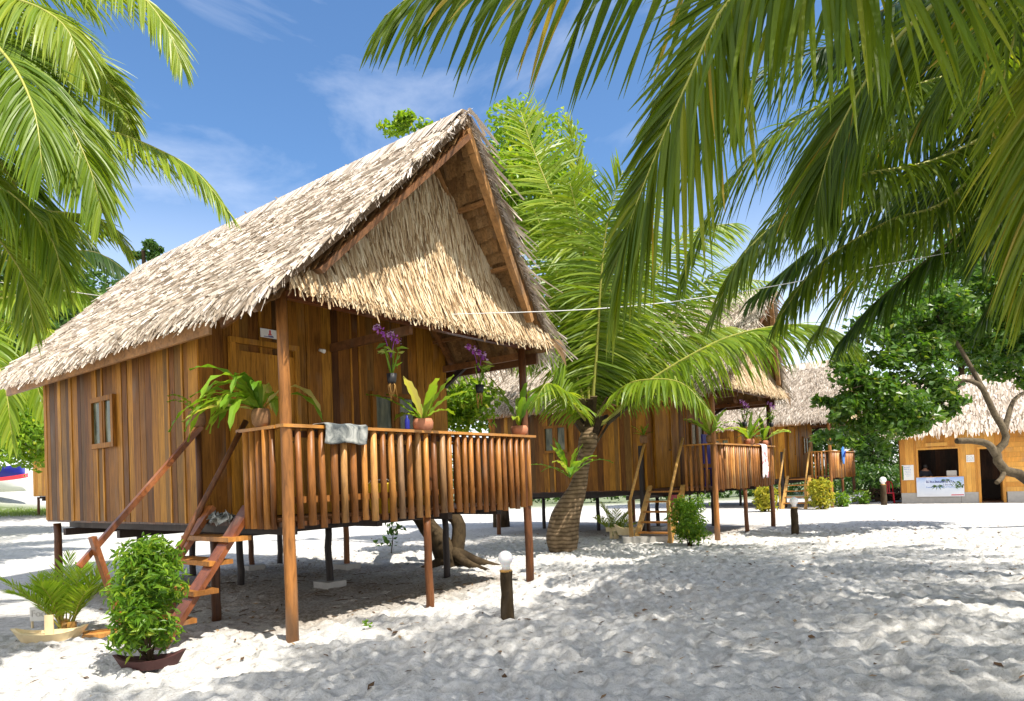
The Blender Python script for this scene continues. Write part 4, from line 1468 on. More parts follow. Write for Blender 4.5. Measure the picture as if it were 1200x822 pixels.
# D: palm off the left edge
cD = at(-95, 60, 6.2)
FD = [
    dict(pts=[cD] + px((0, -30, 6.1), (90, -32, 6.0), (160, -8, 5.9), (196, 35, 5.9), (214, 80, 5.9)), L=.62, n=150, g=.45, N=(0, -.4, 1), w=.024, lo=.4, hi=1, mat='palmlit', fold=.5, stem=.03),
    dict(pts=[cD] + px((0, 18, 6.3), (58, 48, 6.4), (108, 74, 6.4), (142, 122, 6.5), (157, 165, 6.5)), L=.55, n=130, g=.35, N=(0, -.8, .8), w=.03, lo=.4, hi=1, mat='palmlit', fold=.5, stem=.026),
    dict(pts=[cD] + px((-20, 50, 5.8), (32, 84, 5.6), (58, 112, 5.5), (84, 150, 5.5), (108, 205, 5.5), (120, 250, 5.5)), L=.85, n=150, g=.42, N=(0, -.6, .9), w=.026, lo=.1, hi=.8, fold=.5, stem=.028),
    dict(pts=[cD] + px((-30, 130, 6.2), (72, 142, 6.2), (135, 156, 6.2), (182, 174, 6.2), (228, 200, 6.2), (266, 246, 6.2)), L=.62, n=150, g=.42, N=(0, -.2, 1), w=.022, lo=.2, hi=1, fold=.5, stem=.026),
    dict(pts=[cD] + px((-40, 30, 5.6), (10, 70, 5.3), (40, 130, 5.1), (50, 200, 5.0)), L=.8, n=130, g=.42, N=(0, -.6, .9), w=.026, lo=.0, hi=.6, fold=.5, stem=.028),
    dict(pts=[cD] + px((-40, 130, 6.6), (0, 190, 6.8), (40, 260, 7.0), (58, 330, 7.1)), L=.8, n=130, g=.42, N=(0, -.6, .9), w=.026, lo=.0, hi=.7, fold=.5, stem=.028),
    dict(pts=[cD] + px((-30, 190, 6.2), (40, 242, 6.3), (91, 251, 6.4), (128, 264, 6.5), (150, 292, 6.6)), L=.6, n=130, g=.4, N=(0, -.4, 1), w=.024, lo=.3, hi=1, mat='palmlit', fold=.5, stem=.026),
    dict(pts=[cD] + px((-60, -30, 6.6), (-10, -60, 7.0), (60, -50, 7.4), (110, 10, 7.7)), L=.8, n=130, g=.4, N=(0, -.4, 1), w=.024, lo=.2, hi=.8, fold=.5, stem=.026),
    dict(pts=[cD] + px((-30, 90, 6.4), (30, 110, 6.6), (80, 140, 6.7), (110, 190, 6.8)), L=.75, n=130, g=.4, N=(0, -.5, 1), w=.024, lo=.2, hi=.9, fold=.5, stem=.026),
    dict(pts=[cD] + px((-40, 0, 5.9), (20, 0, 5.7), (75, 30, 5.6), (100, 90, 5.6)), L=.7, n=130, g=.4, N=(0, -.6, .9), w=.024, lo=.4, hi=1, fold=.5, stem=.026, mat='palmlit'),
    dict(pts=[cD] + px((-50, 200, 6.0), (10, 225, 6.1), (60, 280, 6.2), (75, 340, 6.2)), L=.7, n=120, g=.4, N=(0, -.6, .9), w=.024, lo=.1, hi=.8, fold=.5, stem=.026),
    dict(pts=[cD] + px((-60, 220, 6.4), (-10, 270, 6.5), (30, 330, 6.6), (40, 390, 6.6)), L=.7, n=120, g=.4, N=(0, -.6, .9), w=.024, lo=.3, hi=1, fold=.5, stem=.026, mat='palmlit'),
]
for a_ in (120, 150, 180, 215):
    FD.append(dict(pts=auto_frond(cD, R(a_), R(45), 3.4, R(85)), L=.8, n=50, g=.4, S=4, w=.04, lo=.1, hi=.8))
palm('coconut_palm', 'coconut palm whose sunlit fronds fill the upper left corner', PG, (cD[0] - .5, cD[1] + .1, 0), cD, .13, FD, 'palmlit')
# E: palm behind the near hut at the left edge
cE = at(-50, 350, 17.0)
FE = [
    dict(pts=[cE] + px((0, 310, 17), (60, 296, 17), (112, 296, 17), (148, 318, 17)), L=1.2, n=90, g=.45, N=(0, -.2, 1), w=.06, lo=0, hi=.6, mat='palmdark', stem=.05),
    dict(pts=[cE] + px((0, 350, 17), (55, 340, 17), (100, 345, 17.2), (135, 375, 17.5)), L=1.3, n=90, g=.4, N=(0, -.5, 1), w=.06, lo=.2, hi=.9, stem=.05),
    dict(pts=[cE] + px((0, 375, 16.8), (50, 385, 16.5), (90, 410, 16.3)), L=1.2, n=80, g=.4, N=(0, -.5, 1), w=.06, lo=.3, hi=1, mat='palmlit', stem=.05),
    dict(pts=[cE] + px((0, 410, 16.5), (35, 435, 16.3), (52, 480, 16.2)), L=1.1, n=80, g=.35, N=(0, -.6, .8), w=.06, lo=.3, hi=1, mat='palmlit', stem=.05),
    dict(pts=[cE] + px((-20, 390, 16.0), (5, 450, 15.6), (15, 520, 15.5)), L=1.0, n=70, g=.35, N=(0, -.6, .8), w=.06, lo=.2, hi=.9, stem=.05),
    dict(pts=[cE] + px((0, 300, 17.6), (40, 265, 18), (85, 268, 18.4), (120, 300, 18.8)), L=1.2, n=80, g=.45, N=(0, -.2, 1), w=.06, lo=0, hi=.6, mat='palmdark', stem=.05),
    dict(pts=[cE] + px((20, 340, 18), (80, 330, 19), (130, 350, 20)), L=1.2, n=80, g=.4, w=.06, lo=0, hi=.7, stem=.05),
]
for a_ in (60, 100, 150, 200, 250):
    FE.append(dict(pts=auto_frond(cE, R(a_), R(40), 5, R(85)), L=1.1, n=50, g=.4, S=4, w=.06, lo=.1, hi=.8))
palm('coconut_palm', 'coconut palm at the left edge behind the thatched eave of the nearest hut', PG, (cE[0] - 2.6, cE[1] + .5, 0), cE, .17, FE, 'palmlit')


def shade_palm(label, base, crown, az, L=.95, length=4.0, lo=.1, hi=.8, droop=80):
    fl = []
    for i, a_ in enumerate(az):
        fl.append(dict(pts=auto_frond(crown, R(a_), R(random.uniform(20, 55)), length * random.uniform(.85, 1.1), R(droop)), L=L, n=60, g=.4, S=4, w=.045, lo=lo, hi=hi))
    return palm('coconut_palm', label, PG, base, crown, .14, fl, 'palm')


shade_palm('tall coconut palm outside the right of the view shading the sand', (9.6, 7.4, 0), (8.9, 7.2, 9.6), range(0, 360, 20))
shade_palm('tall coconut palm near the viewer shading the foreground sand', (6.0, 1.6, 0), (5.6, 2.4, 8.8), range(5, 360, 21))
shade_palm('tall coconut palm behind the viewer shading the foreground', (2.2, -2.6, 0), (2.6, -.2, 8.8), range(9, 360, 21))


# ------------------------------------------------------------------ broadleaf trees
def tree(name, label, base, trunk_pts, rads, cl, n, size, mat, aspect=.5, seed=0, bark='bark', limbs=(), flat=.8, group=None, shell=.3, lo=0., hi=1.):
    t = thing(name, label, 'tree', (base[0], base[1], base[2] if len(base) > 2 else 0), 0, group)
    B = np.array([base[0], base[1], base[2] if len(base) > 2 else 0])
    mb = MB()
    pts = spline(np.array(trunk_pts) - B, 24)
    mb.tube(pts, np.interp(np.linspace(0, 1, 24), np.linspace(0, 1, len(rads)), rads), 12, .5)
    for lp, r0, r1 in limbs:
        q_ = spline(np.array(lp) - B, 14)
        mb.tube(q_, np.linspace(r0, r1, 14), 8, .5)
    mb.build('trunk', M[bark], t)
    mb = MB()
    cs, rs = cl
    leaves(mb, np.array(cs) - B, rs, n, size, aspect, seed, flat=flat, shell=shell, lo=lo, hi=hi)
    mb.build('crown', M[mat], t)
    return t


# bright tree whose bole rises under the near porch
bF = gnd(532, 664)
tp = [bF + np.array([0, 0, -.15]), bF + np.array([-.25, .05, .45]), at(497, 610, bF[1] + .1), at(480, 560, bF[1] + .4), at(540, 420, 16.2), at(590, 300, 16.6)]
cl1, r1 = blobs(at(616, 226, 16.4), 1.0, 1.2, 1.75, 18, .5, .9, 3)
cl2, r2 = blobs(at(655, 330, 17.2), .7, 1.2, 1.2, 8, .5, .8, 4)
cl3, r3 = blobs(at(490, 144, 16.4), .85, .5, .38, 15, .12, .24, 5)
cl4, r4 = blobs(at(560, 205, 16.6), .9, .9, .6, 7, .3, .6, 6)
cl5, r5 = blobs(at(546, 462, 15.0), 1.15, .8, .62, 18, .28, .5, 7)
cl5 = np.vstack([cl5, [at(526, 488, 15.0), at(540, 494, 15.1), at(560, 492, 15.2)]])
r5 = np.concatenate([r5, [.4, .36, .4]])
tree('broadleaf_tree', 'bright yellow green tree rising above the ridge of the nearest hut', bF, tp, [.27, .20, .17, .17, .15, .07],
     (np.vstack([cl1, cl2, cl3, cl4, cl5]), np.concatenate([r1, r2, r3, r4, r5])), 14000, .18, 'leafbright', .55, 11,
     limbs=[([bF + np.array([.0, 0, .0]), bF + np.array([.10, .15, .8]), at(512, 590, bF[1] + .5), at(520, 540, bF[1] + 1)], .14, .11), ([bF + np.array([0, 0, .25]), bF + np.array([.45, -.1, .08]), bF + np.array([1.0, -.25, -.04])], .16, .03),
            ([bF + np.array([0, 0, .25]), bF + np.array([.3, -.35, .08]), bF + np.array([.75, -.65, -.04])], .13, .02), ([bF + np.array([0, 0, .2]), bF + np.array([-.4, -.2, .05]), bF + np.array([-.75, -.3, -.04])], .14, .02),
            ([at(540, 420, 16.2), at(520, 260, 16.4), at(500, 150, 16.4)], .10, .02), ([at(590, 300, 16.6), at(640, 240, 16.8), at(650, 180, 16.8)], .08, .02)], lo=.2)
# sapling sprig below porch
sp_ = thing('sapling', 'leafy sapling with oval leaves under the porch of the nearest hut', 'sapling', gnd(458, 650))
B = gnd(458, 650)
mb = MB()
leaves(mb, [(0, 0, .35), (.15, .1, .55), (-.2, 0, .3), (.05, 0, .62)], [.2, .22, .18, .2], 60, .16, .5, 2)
mb.build('foliage', M['leafmid'], sp_)
MB().tube([(0, 0, -.03), (.05, 0, .3), (.08, .05, .65)], [.015, .012, .006], 6).build('stem', M['bark'], sp_)

# sea-grape like tree reaching in from the right
GY_ = 16.0
g0 = np.array([14.6, 16.4, 0.0])
gp = [g0 + np.array([0, 0, -.1]), g0 + np.array([-.35, -.1, .6]), at(1225, 578, GY_ + .2), at(1200, 558, GY_), at(1177, 551, GY_), at(1167, 532, GY_), at(1178, 518, GY_), at(1177, 505, GY_), at(1163, 481, GY_), at(1153, 458, GY_), at(1144, 449, GY_), at(1130, 446, GY_), at(1114, 450, GY_), at(1086, 447, GY_), at(1060, 462, GY_), at(1030, 480, GY_ - .3)]
gr = [.15, .13, .12, .115, .11, .095, .08, .08, .07, .065, .055, .05, .042, .035, .026, .014]
lim = [([at(1168, 534, GY_), at(1158, 521, GY_), at(1141, 517, GY_), at(1121, 517, GY_ - .05)], .09, .07),
       ([at(1177, 505, GY_), at(1188, 470, GY_ + .3), at(1210, 455, GY_ + .6)], .07, .03),
       ([at(1130, 446, GY_), at(1110, 465, GY_ + .2), at(1100, 480, GY_ + .2)], .05, .02),
       ([at(1086, 447, GY_), at(1040, 445, GY_ - .4), at(1000, 455, GY_ - .8)], .035, .01),
       ([at(1080, 490, GY_), at(1040, 500, GY_ - .3), at(1000, 515, GY_ - .6)], .025, .008),
       ([at(1153, 458, GY_), at(1120, 400, GY_ + .3), at(1090, 360, GY_ + .5)], .06, .02),
       ([at(1177, 551, GY_), at(1174, 560, GY_ - .1), at(1168, 566, GY_ - .2)], .06, .05)]
gc = []
for (x, y, yy, rr_) in ((990, 495, 15.4, .75), (1000, 440, 15.5, .85), (1040, 400, 15.8, 1.0), (1050, 465, 15.6, 1.0), (1028, 500, 15.4, .55), (1072, 495, 15.7, .6), (1085, 430, 16, .9), (1110, 380, 16.3, 1.0), (1105, 470, 16.2, .55),
                        (1060, 360, 16.4, .8), (1150, 375, 16.6, .9), (1190, 400, 16.8, .8), (1180, 360, 17, .8), (970, 520, 15.4, .35), (995, 520, 15.3, .36), (965, 480, 15.4, .42), (1195, 350, 16.2, 1.0), (1160, 340, 16.3, .8), (1215, 400, 16.3, .8), (1120, 350, 16.2, .8), (1175, 430, 17.2, .5), (1035, 525, 15.5, .26), (1150, 420, 16.6, .5), (1205, 445, 16.8, .5)):
    c_ = at(x, y, yy)
    k_ = max(2, int(rr_ * 12))
    q_, w_ = blobs(c_, rr_ * .8, rr_ * .9, rr_ * .8, k_, rr_ * .25, rr_ * .48, int(x))
    gc += [(a_, b_) for a_, b_ in zip(q_, w_)]
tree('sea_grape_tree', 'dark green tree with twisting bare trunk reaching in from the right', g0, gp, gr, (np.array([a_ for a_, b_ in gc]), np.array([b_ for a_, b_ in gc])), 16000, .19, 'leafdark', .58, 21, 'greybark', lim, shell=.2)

# background greenery
BG = 'trees behind the huts'
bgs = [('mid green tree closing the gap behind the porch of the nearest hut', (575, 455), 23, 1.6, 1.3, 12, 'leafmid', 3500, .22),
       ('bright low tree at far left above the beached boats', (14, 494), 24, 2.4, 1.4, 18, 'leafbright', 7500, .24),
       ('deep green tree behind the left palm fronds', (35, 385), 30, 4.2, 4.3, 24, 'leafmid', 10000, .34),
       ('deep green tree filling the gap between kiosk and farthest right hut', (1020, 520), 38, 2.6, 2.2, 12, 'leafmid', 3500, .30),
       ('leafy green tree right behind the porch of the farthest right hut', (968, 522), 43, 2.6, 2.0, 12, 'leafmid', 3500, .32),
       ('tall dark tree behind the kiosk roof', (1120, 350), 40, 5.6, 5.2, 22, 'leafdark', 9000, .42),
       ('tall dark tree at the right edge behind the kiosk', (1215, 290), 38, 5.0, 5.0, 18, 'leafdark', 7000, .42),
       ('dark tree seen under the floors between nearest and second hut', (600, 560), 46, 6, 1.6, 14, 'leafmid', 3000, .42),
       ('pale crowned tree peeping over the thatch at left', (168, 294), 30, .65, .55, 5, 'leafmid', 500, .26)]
for i, (lab, (x, y), d_, rx, rz, nb, mt, nl, sz) in enumerate(bgs):
    c_ = at(x, y, d_)
    gz = ground_z(c_[0], c_[1])
    tx = {1: -3.0, 2: -5.0}.get(i, .2)
    cs, rs = blobs(c_, rx, rx * .8, rz, nb, rx * .28, rx * .5, 40 + i)
    tree('broadleaf_tree', lab, (c_[0], c_[1], gz), [(c_[0] + tx, c_[1], gz - .2), (c_[0] + tx * .8, c_[1], (gz + c_[2]) / 2), (c_[0], c_[1], c_[2])], [.3, .2, .08], (cs, rs), nl, sz, mt, .5, 60 + i, group=BG)
# understorey mass between huts and kiosk
mb = MB()
cs, rs = [], []
for x, y, d_, rr_ in ((985, 558, 33, 1.0), (1010, 560, 34, 1.0), (1035, 562, 33, .9), (960, 562, 36, 1.1), (1045, 545, 34, .9), (720, 574, 40, .8), (760, 574, 42, .8), (660, 575, 42, .8), (600, 576, 42, .9), (560, 576, 42, 1.0), (500, 577, 43, 1.0), (690, 573, 41, 1.0), (790, 572, 41, 1.1), (840, 570, 41, 1.1), (880, 569, 42, 1.2), (920, 567, 42, 1.2)):
    c_ = at(x, y, d_)
    c_[2] = max(.3, min(c_[2], 1.0))
    cs.append(c_)
    rs.append(rr_)
leaves(mb, cs, rs, 8000, .26, .5, 77)
tag(mb.build('undergrowth', M['leafmid']), kind='stuff', label='tangled green undergrowth behind the huts')
# dry brush and driftwood heap below it
mb = MB()
q = np.random.default_rng(9)
for k in range(160):
    c_ = at(q.uniform(985, 1050), 0, q.uniform(30, 32.5))
    p0 = np.array([c_[0], c_[1], q.uniform(0, .5)])
    d_ = unit(q.normal(size=3) * np.array([1, 1, .25])) * q.uniform(.2, .6)
    mb.tube([p0 - d_, p0 + d_], q.uniform(.02, .05), 5, q.random())
tag(mb.build('brushwood', M['bark']), kind='stuff', label='heap of dark brushwood under the farthest right hut')


# ------------------------------------------------------------------ potted plants, ferns, orchids
def fern(label, loc, n=14, length=.65, seed=0, pot='pot', spread=1.0, width=.10, azr=None, elr=(28, 80), group='birds nest ferns', rz=0):
    t = thing('birds_nest_fern', label, 'fern', loc, rz, group)
    r = np.random.default_rng(seed + 50)
    mb = MB()
    zp = 0.0
    if pot == 'pot':
        mb.lathe((0, 0, 0), [(.09, 0), (.125, .03), (.135, .10), (.12, .15), (.10, .15)], 18).build('pot', M['terracotta'], t)
        zp = .13
    elif pot == 'husk':
        mb.lathe((0, 0, 0), [(.07, 0), (.095, .04), (.10, .13), (.085, .19), (.06, .19)], 14).build('pot', M['husk'], t)
        zp = .16
    mb = MB()
    for k in range(n):
        az = (k * 2.39996 + r.normal(0, .2)) if azr is None or k % 4 == 3 else R(r.uniform(*azr))
        el = R(r.uniform(*elr))
        ln = length * r.uniform(.65, 1.15)
        g = r.uniform(.16, .5) * spread
        p = np.array([0, 0, zp])
        d = np.array([math.cos(az) * math.cos(el), math.sin(az) * math.cos(el), math.sin(el)])
        S = 11
        side = np.array([-math.sin(az), math.cos(az), 0])
        w = width * r.uniform(.75, 1.15)
        L_, R_ = [], []
        for s in range(S):
            f = s / (S - 1)
            ww = w / 2 * (min(1, .18 + f * 2.0) if f < .5 else 1.0) * (1 - max(0, (f - .72) / .28) ** 1.6 * .97)
            up_ = unit(np.cross(d, side))
            wav = .012 * (1 if s % 2 else -1)
            L_.append(np.stack([p - side * ww + up_ * (.25 * ww + wav), p]))
            R_.append(np.stack([p, p + side * ww + up_ * (.25 * ww - wav)]))
            p = p + d * ln / (S - 1)
            d = unit(d + np.array([0, 0, -1]) * g * .33 * (.4 + 1.2 * f))
        rv = np.clip(r.normal(.45, .22), 0, 1)
        mb.ribbons(np.array([L_, R_]), np.array([rv, min(1, rv + .05)]), 0, True)
    mb.build('foliage', M['fern'], t)
    return t


fern('large birds nest fern on the left corner of the nearest hut railing', H(-.03, .33, 2.262), 28, 1.02, 1, 'husk', 2.4, .095, azr=(150, 265), elr=(15, 62))
fern('birds nest fern in a clay pot at the middle of the nearest hut railing', H(2.05, -.03, 2.262), 12, .78, 2, 'pot', .85, .11)
fern('birds nest fern on the right corner of the nearest hut railing', H(4.22, .06, 2.262), 11, .85, 3, 'pot', .95, .10)
fern('small wispy fern on the stair newel of the nearest hut', H(-.05, 1.65, 2.36), 12, .38, 4, 'husk', 1.2, .035)
fern('birds nest fern growing on the trunk of the leaning palm', at(668, 560, 13.72), 13, .95, 5, None, 1.2, .12, azr=(-200, 20))
fern('birds nest fern on the left corner of the second hut railing', H(.05, .05, 2.262, HUT2_O), 14, .8, 6, 'husk', 1.0, .11)
fern('birds nest fern in the middle of the second hut railing', H(2.5, -.02, 2.262, HUT2_O), 12, .85, 7, 'pot', .7, .12)
fern('birds nest fern beside the floral cloth on the second hut railing', H(4.1, .1, 2.262, HUT2_O), 12, .9, 8, 'pot', .9, .1)
fern('small fern on the stair post of the second hut', H(-.06, 1.70, 2.36, HUT2_O), 10, .4, 9, 'husk', 1.0, .045)


def orchid(label, top, drop, seed, rz=0):
    t = thing('hanging_orchid', label, 'orchid', top, rz, 'orchids hung under thatch eaves')
    r = np.random.default_rng(seed)
    MB().tube([(0, 0, 0), (0, 0, -drop)], .004, 5).build('wire', M['black'], t)
    mb = MB().lathe((0, 0, -drop - .12), [(.045, 0), (.055, .02), (.065, .12), (.055, .12)], 12)
    mb.build('pot', M['black'], t)
    mb = MB()
    for k in range(9):
        a = r.uniform(0, 6.28)
        mb.tube([(0, 0, -drop - .05), (math.cos(a) * .05, math.sin(a) * .05, -drop - .15), (math.cos(a) * .03 + r.normal() * .03, math.sin(a) * .03, -drop - r.uniform(.22, .36))], [.006, .005, .003], 5, r.random())
    mb.build('roots', M['pole'], t)
    mb = MB()
    stems = []
    for k in range(5):
        a = r.uniform(0, 6.28)
        e = np.array([math.cos(a) * .10, math.sin(a) * .10, -drop + r.uniform(.18, .36)])
        mb.tube([(0, 0, -drop - .02), (e[0] * .5, e[1] * .5, -drop + .12), e], [.012, .010, .006], 6, .5)
        stems.append(e)
    leaves(mb, stems + [np.array([.05, 0, -drop + .15])], [.07] * 6, 16, .15, .32, seed)
    mb.build('foliage', M['fern'], t)
    mb = MB()
    for e, dx in ((np.array([-.17, -.03, -drop + .50]), -1), (np.array([.03, -.05, -drop + .44]), 1)):
        mb.tube([(0, 0, -drop + .2), e * np.array([.6, .6, 1]) + np.array([0, 0, -.08]), e], .005, 5, .1)
        leaves(mb, [e, e + np.array([.07, 0, -.04]), e + np.array([-.06, .02, .03])], [.06, .05, .05], 34, .05, .8, seed + 3, shell=.6)
    mb.build('flower', M['purple'], t)
    return t


orchid('hanging purple orchid with black pot beside the porch window of nearest hut', H(1.52, -.05, 3.60), .66, 1, HUT_RZ)
orchid('hanging purple orchid between porch post and eave of nearest hut', H(3.35, .10, 3.60), .62, 2, HUT_RZ)
orchid('hanging purple orchid by the middle of second hut porch', H(2.3, .0, 3.60, HUT2_O), .75, 3, HUT_RZ)
orchid('hanging purple orchid on the right post of second hut porch', H(4.1, -.12, 3.60, HUT2_O), .7, 4, HUT_RZ)
orchid('hanging orchid at the porch of the farthest right hut', H(3.6, .0, 3.60, HUT3_O), .7, 5, HUT_RZ)


def boat_pot(mb, L_, W_, h_):
    V_, F_ = [], []
    for z, k in ((0, .72), (h_, 1.0), (h_, .88), (h_ * .55, .80)):
        for j in range(28):
            a = 2 * math.pi * j / 28
            x, y = math.cos(a), math.sin(a)
            x = math.copysign(abs(x) ** .9, x)
            y = y * (1 - .55 * abs(x) ** 2)
            V_.append((x * L_ / 2 * k, y * W_ / 2 * k, z + (.10 * abs(x) ** 3 * h_ / .15 if z > 0 else 0)))
    for i in range(3):
        F_ += [(i * 28 + j, i * 28 + (j + 1) % 28, (i + 1) * 28 + (j + 1) % 28, (i + 1) * 28 + j) for j in range(28)]
    F_.append(tuple(reversed(range(28))))
    F_.append(tuple(3 * 28 + j for j in range(28)))
    mb.add(V_, F_, .5, 0, False)
    return mb


def bush(name, label, loc, h_, rad, n, size, mat, aspect=.3, seed=0, pot=None, cat='shrub', group=None, rz=0, flat=.9):
    t = thing(name, label, cat, loc, rz, group)
    z0 = 0
    if pot:
        boat_pot(MB(), *pot[0]).build('planter', M[pot[1]], t)
        z0 = pot[0][2] * .6
    r = np.random.default_rng(seed)
    mb = MB()
    cs, rs = [], []
    for k in range(44):
        f = (k + r.random()) / 44
        a = r.uniform(0, 6.28)
        q_ = rad * (.50 + .22 * math.sin(f * 3.0)) * r.random() ** .5
        cs.append((math.cos(a) * q_, math.sin(a) * q_, z0 + h_ * (.16 + .76 * f)))
        rs.append(rad * r.uniform(.3, .52))
    for k in range(7):
        c_ = cs[k * 3]
        mb.tube([(r.normal() * .03, r.normal() * .03, z0 - .03), (c_[0] * .4, c_[1] * .4, c_[2] * .5), c_], [.014, .011, .005], 6)
    mb.build('stem', M['bark'], t)
    mb = MB()
    leaves(mb, cs, rs, n, size, aspect, seed, flat=flat, shell=.15)
    mb.build('foliage', M[mat], t)
    return t


bush('shrub', 'dense bright green shrub in a dark red boat planter by the near stairs', gnd(176, 783), 1.14, .37, 4200, .10, 'leaf', .30, 3, ((.62, .28, .09), 'planter'), rz=.25)


def small_palm(label, loc, n, length, seed, pot=None, mat='palmlit', leaf=.26, group='small potted palms', rz=0, lean=45):
    t = thing('small_palm', label, 'small palm', loc, rz, group)
    if pot:
        pot(t)
    r = np.random.default_rng(seed)
    for k in range(n):
        az = k * 2.4 + r.normal(0, .2)
        el = R(r.uniform(lean, 85))
        mb = MB()
        frond(mb, auto_frond((r.normal() * .03, r.normal() * .03, .02), az, el, length * r.uniform(.8, 1.15), R(r.uniform(20, 55)), 7), L=leaf, n=30, g=.07, w=.016, hang=.0, stem=.010, seed=seed * 31 + k, start=.3, S=4, a0=55, a1=28, lo=.45, hi=1)
        mb.build('palm_leaf', [M[mat], M['rachis']], t)
    return t


def cream_pot(t):
    o = boat_pot(MB(), .80, .34, .10).build('planter', M['cream'], t)
    o.location = (-.02, -.28, 0)
    MB().tube([(0, 0, -.02), (0, 0, .18)], .05, 8).build('stem', M['pole'], t)
    MB().box((.10, -.05, .06), (.08, .05, .2)).build('stub', M['pole'], t)


small_palm('small yellow green palm beside a cream boat shaped planter', gnd(76, 745), 20, .85, 3, cream_pot, 'palmlime', rz=.15, leaf=.26, lean=58)
st_ = thing('wooden_stake', 'short beige wooden plate standing in the cream planter', 'stake', gnd(58, 752))
MB().box((0, 0, .14), (.085, .02, .30)).build('plate', M['cream'], st_)
st_.rotation_euler.z = .2
fs = thing('foot_sign', 'faint pale sign board standing in sand behind the small palm', 'sign', gnd(48, 735))
MB().box((0, 0, .16), (.26, .015, .17)).build('board', plain('sandy_board', (.66, .63, .57, 1), .8, .2, .08), fs)
fc = bpy.data.curves.new('lettering', 'FONT')
fc.body = 'Foot'
fc.size = .12
fc.extrude = .002
fc.align_x = 'CENTER'
tmp_ = bpy.data.objects.new('lettering', fc)
fc.materials.append(plain('faded_paint', (.50, .47, .42, 1), .8, .2, .1))
fme = bpy.data.meshes.new_from_object(tmp_)
bpy.data.objects.remove(tmp_)
fo = bpy.data.objects.new('lettering', fme)
COL.objects.link(fo)
fo.parent = fs
fo.location = (0, -.011, .13)
fo.rotation_euler = (math.pi / 2, 0, 0)
for sx in (-1, 1):
    MB().box((sx * .12, .02, .08), (.02, .02, .22)).build('leg', M['cream'], fs)
lid = MB().box((0, 0, .03), (.62, .34, .05), rnd=.8).box((0, 0, .058), (.50, .05, .012), rnd=.5).box((-.2, 0, .0), (.06, .3, .03), rnd=.2).box((.2, 0, .0), (.06, .3, .03), rnd=.2).build('duckboard', M['log'], None, gnd(135, 744))
lid.rotation_euler.z = .5
tag(lid, 'weathered wooden duckboard lying at the foot of near stairs', 'duckboard')


def stump_pot(t):
    MB().lathe((0, 0, -.02), [(.07, 0), (.075, .20), (.055, .20)], 12).build('pot', M['cream'], t)
    MB().box((-.14, -.12, .14), (.07, .03, .30)).box((-.14, -.14, .26), (.26, .02, .11)).build('plate', M['cream'], t)


small_palm('small palm in cream stump pots beside the leaning coconut palm', gnd(722, 632), 11, .85, 5, stump_pot, 'palmlit', .26)
bush('shrub', 'leafy orange tipped shrub at the foot of second hut stairs', gnd(808, 640), 1.05, .46, 2800, .11, 'leaf', .34, 5)
bush('shrub', 'yellow spreading croton under the second hut balcony', gnd(897, 600), .95, .52, 700, .26, 'leafyellow', .28, 6)
bush('shrub', 'rounded yellow orange shrub by the stairs of the farthest right hut', gnd(963, 597), 1.15, .55, 1600, .16, 'leafyellow', .45, 7)
for i, (x, y, l_) in enumerate(((986, 594, 'low white flowered shrub beneath the farthest right hut'), (1009, 591, 'small white flowered shrub nearest the red chair'))):
    t = bush('flowering_shrub', l_, gnd(x, y), .55, .42, 500, .16, 'leaf', .45, 9 + i, group=None)
    mb = MB()
    leaves(mb, [(0, 0, .35), (.2, 0, .25), (-.2, 0, .3)], [.25, .2, .2], 120, .10, .9, 30 + i)
    mb.build('flower', M['flowerwhite'], t)
spn = thing('seedling', 'tiny green seedling in the sand below the porch edge', 'seedling', gnd(431, 737))
mb = MB()
leaves(mb, [(0, 0, .06)], [.06], 16, .06, .5, 3)
mb.build('foliage', M['leaf'], spn)


# slab, basin, slippers at the second hut stairs
sb_ = MB().box((0, 0, .06), (1.75, .8, .16)).build('concrete_slab', M['concrete'], None, gnd(773, 634))
sb_.rotation_euler.z = -.12
tag(sb_, 'grey concrete doorstep slab before the second hut stairs', 'slab')
bs = boat_pot(MB(), .75, .42, .16).build('basin', M['cream'], None, gnd(738, 634) + np.array([0, 0, .15]))
tag(bs, 'cream basin on the slab by second hut stairs', 'basin')
for i, (dx, rz_) in enumerate(((0, .3), (.16, .5))):
    p_ = gnd(765, 632) + np.array([dx, .0, .142])
    t = thing('flip_flop', ('left' if i == 0 else 'right') + ' red flip flop lying on the concrete slab', 'sandal', p_, rz_, 'red flip flops on the slab')
    MB().lathe((0, 0, 0), [(.05, 0), (.055, .008), (.05, .018)], 14).box((0, -.09, .009), (.075, .14, .016)).build('sole', M['red'], t)
    MB().tube([(-.035, -.03, .015), (0, .03, .04), (.035, -.03, .015)], .006, 6).build('strap', M['black'], t)


# bollard lamps
def bollard(label, loc, h_, r_):
    t = thing('bollard_lamp', label, 'bollard lamp', loc, 0, 'log bollard lamps')
    zz = np.linspace(-.06, h_, 8)
    q_ = np.random.default_rng(int(h_ * 1000))
    MB().tube([(q_.normal() * .003, q_.normal() * .003, z) for z in zz], r_ * (1 + q_.normal(0, .035, 8)) * np.linspace(1.1, .95, 8), 16, .35).build('post', M['bark'], t)
    MB().lathe((0, 0, h_ - .012), [(r_ * .98, 0), (r_ * .98, .02), (r_ * .7, .024)], 16).build('collar', M['pole'], t)
    R0 = r_ * 1.17
    MB().lathe((0, 0, h_ + .01), [(r_ * .62, 0), (r_ * .66, .06)] + [(R0 * math.sin(a), .06 + R0 * (1.0 - math.cos(a)) * 1.0 - .012) for a in np.linspace(.62, 3.1, 14)], 22).build('globe', M['globe'], t)


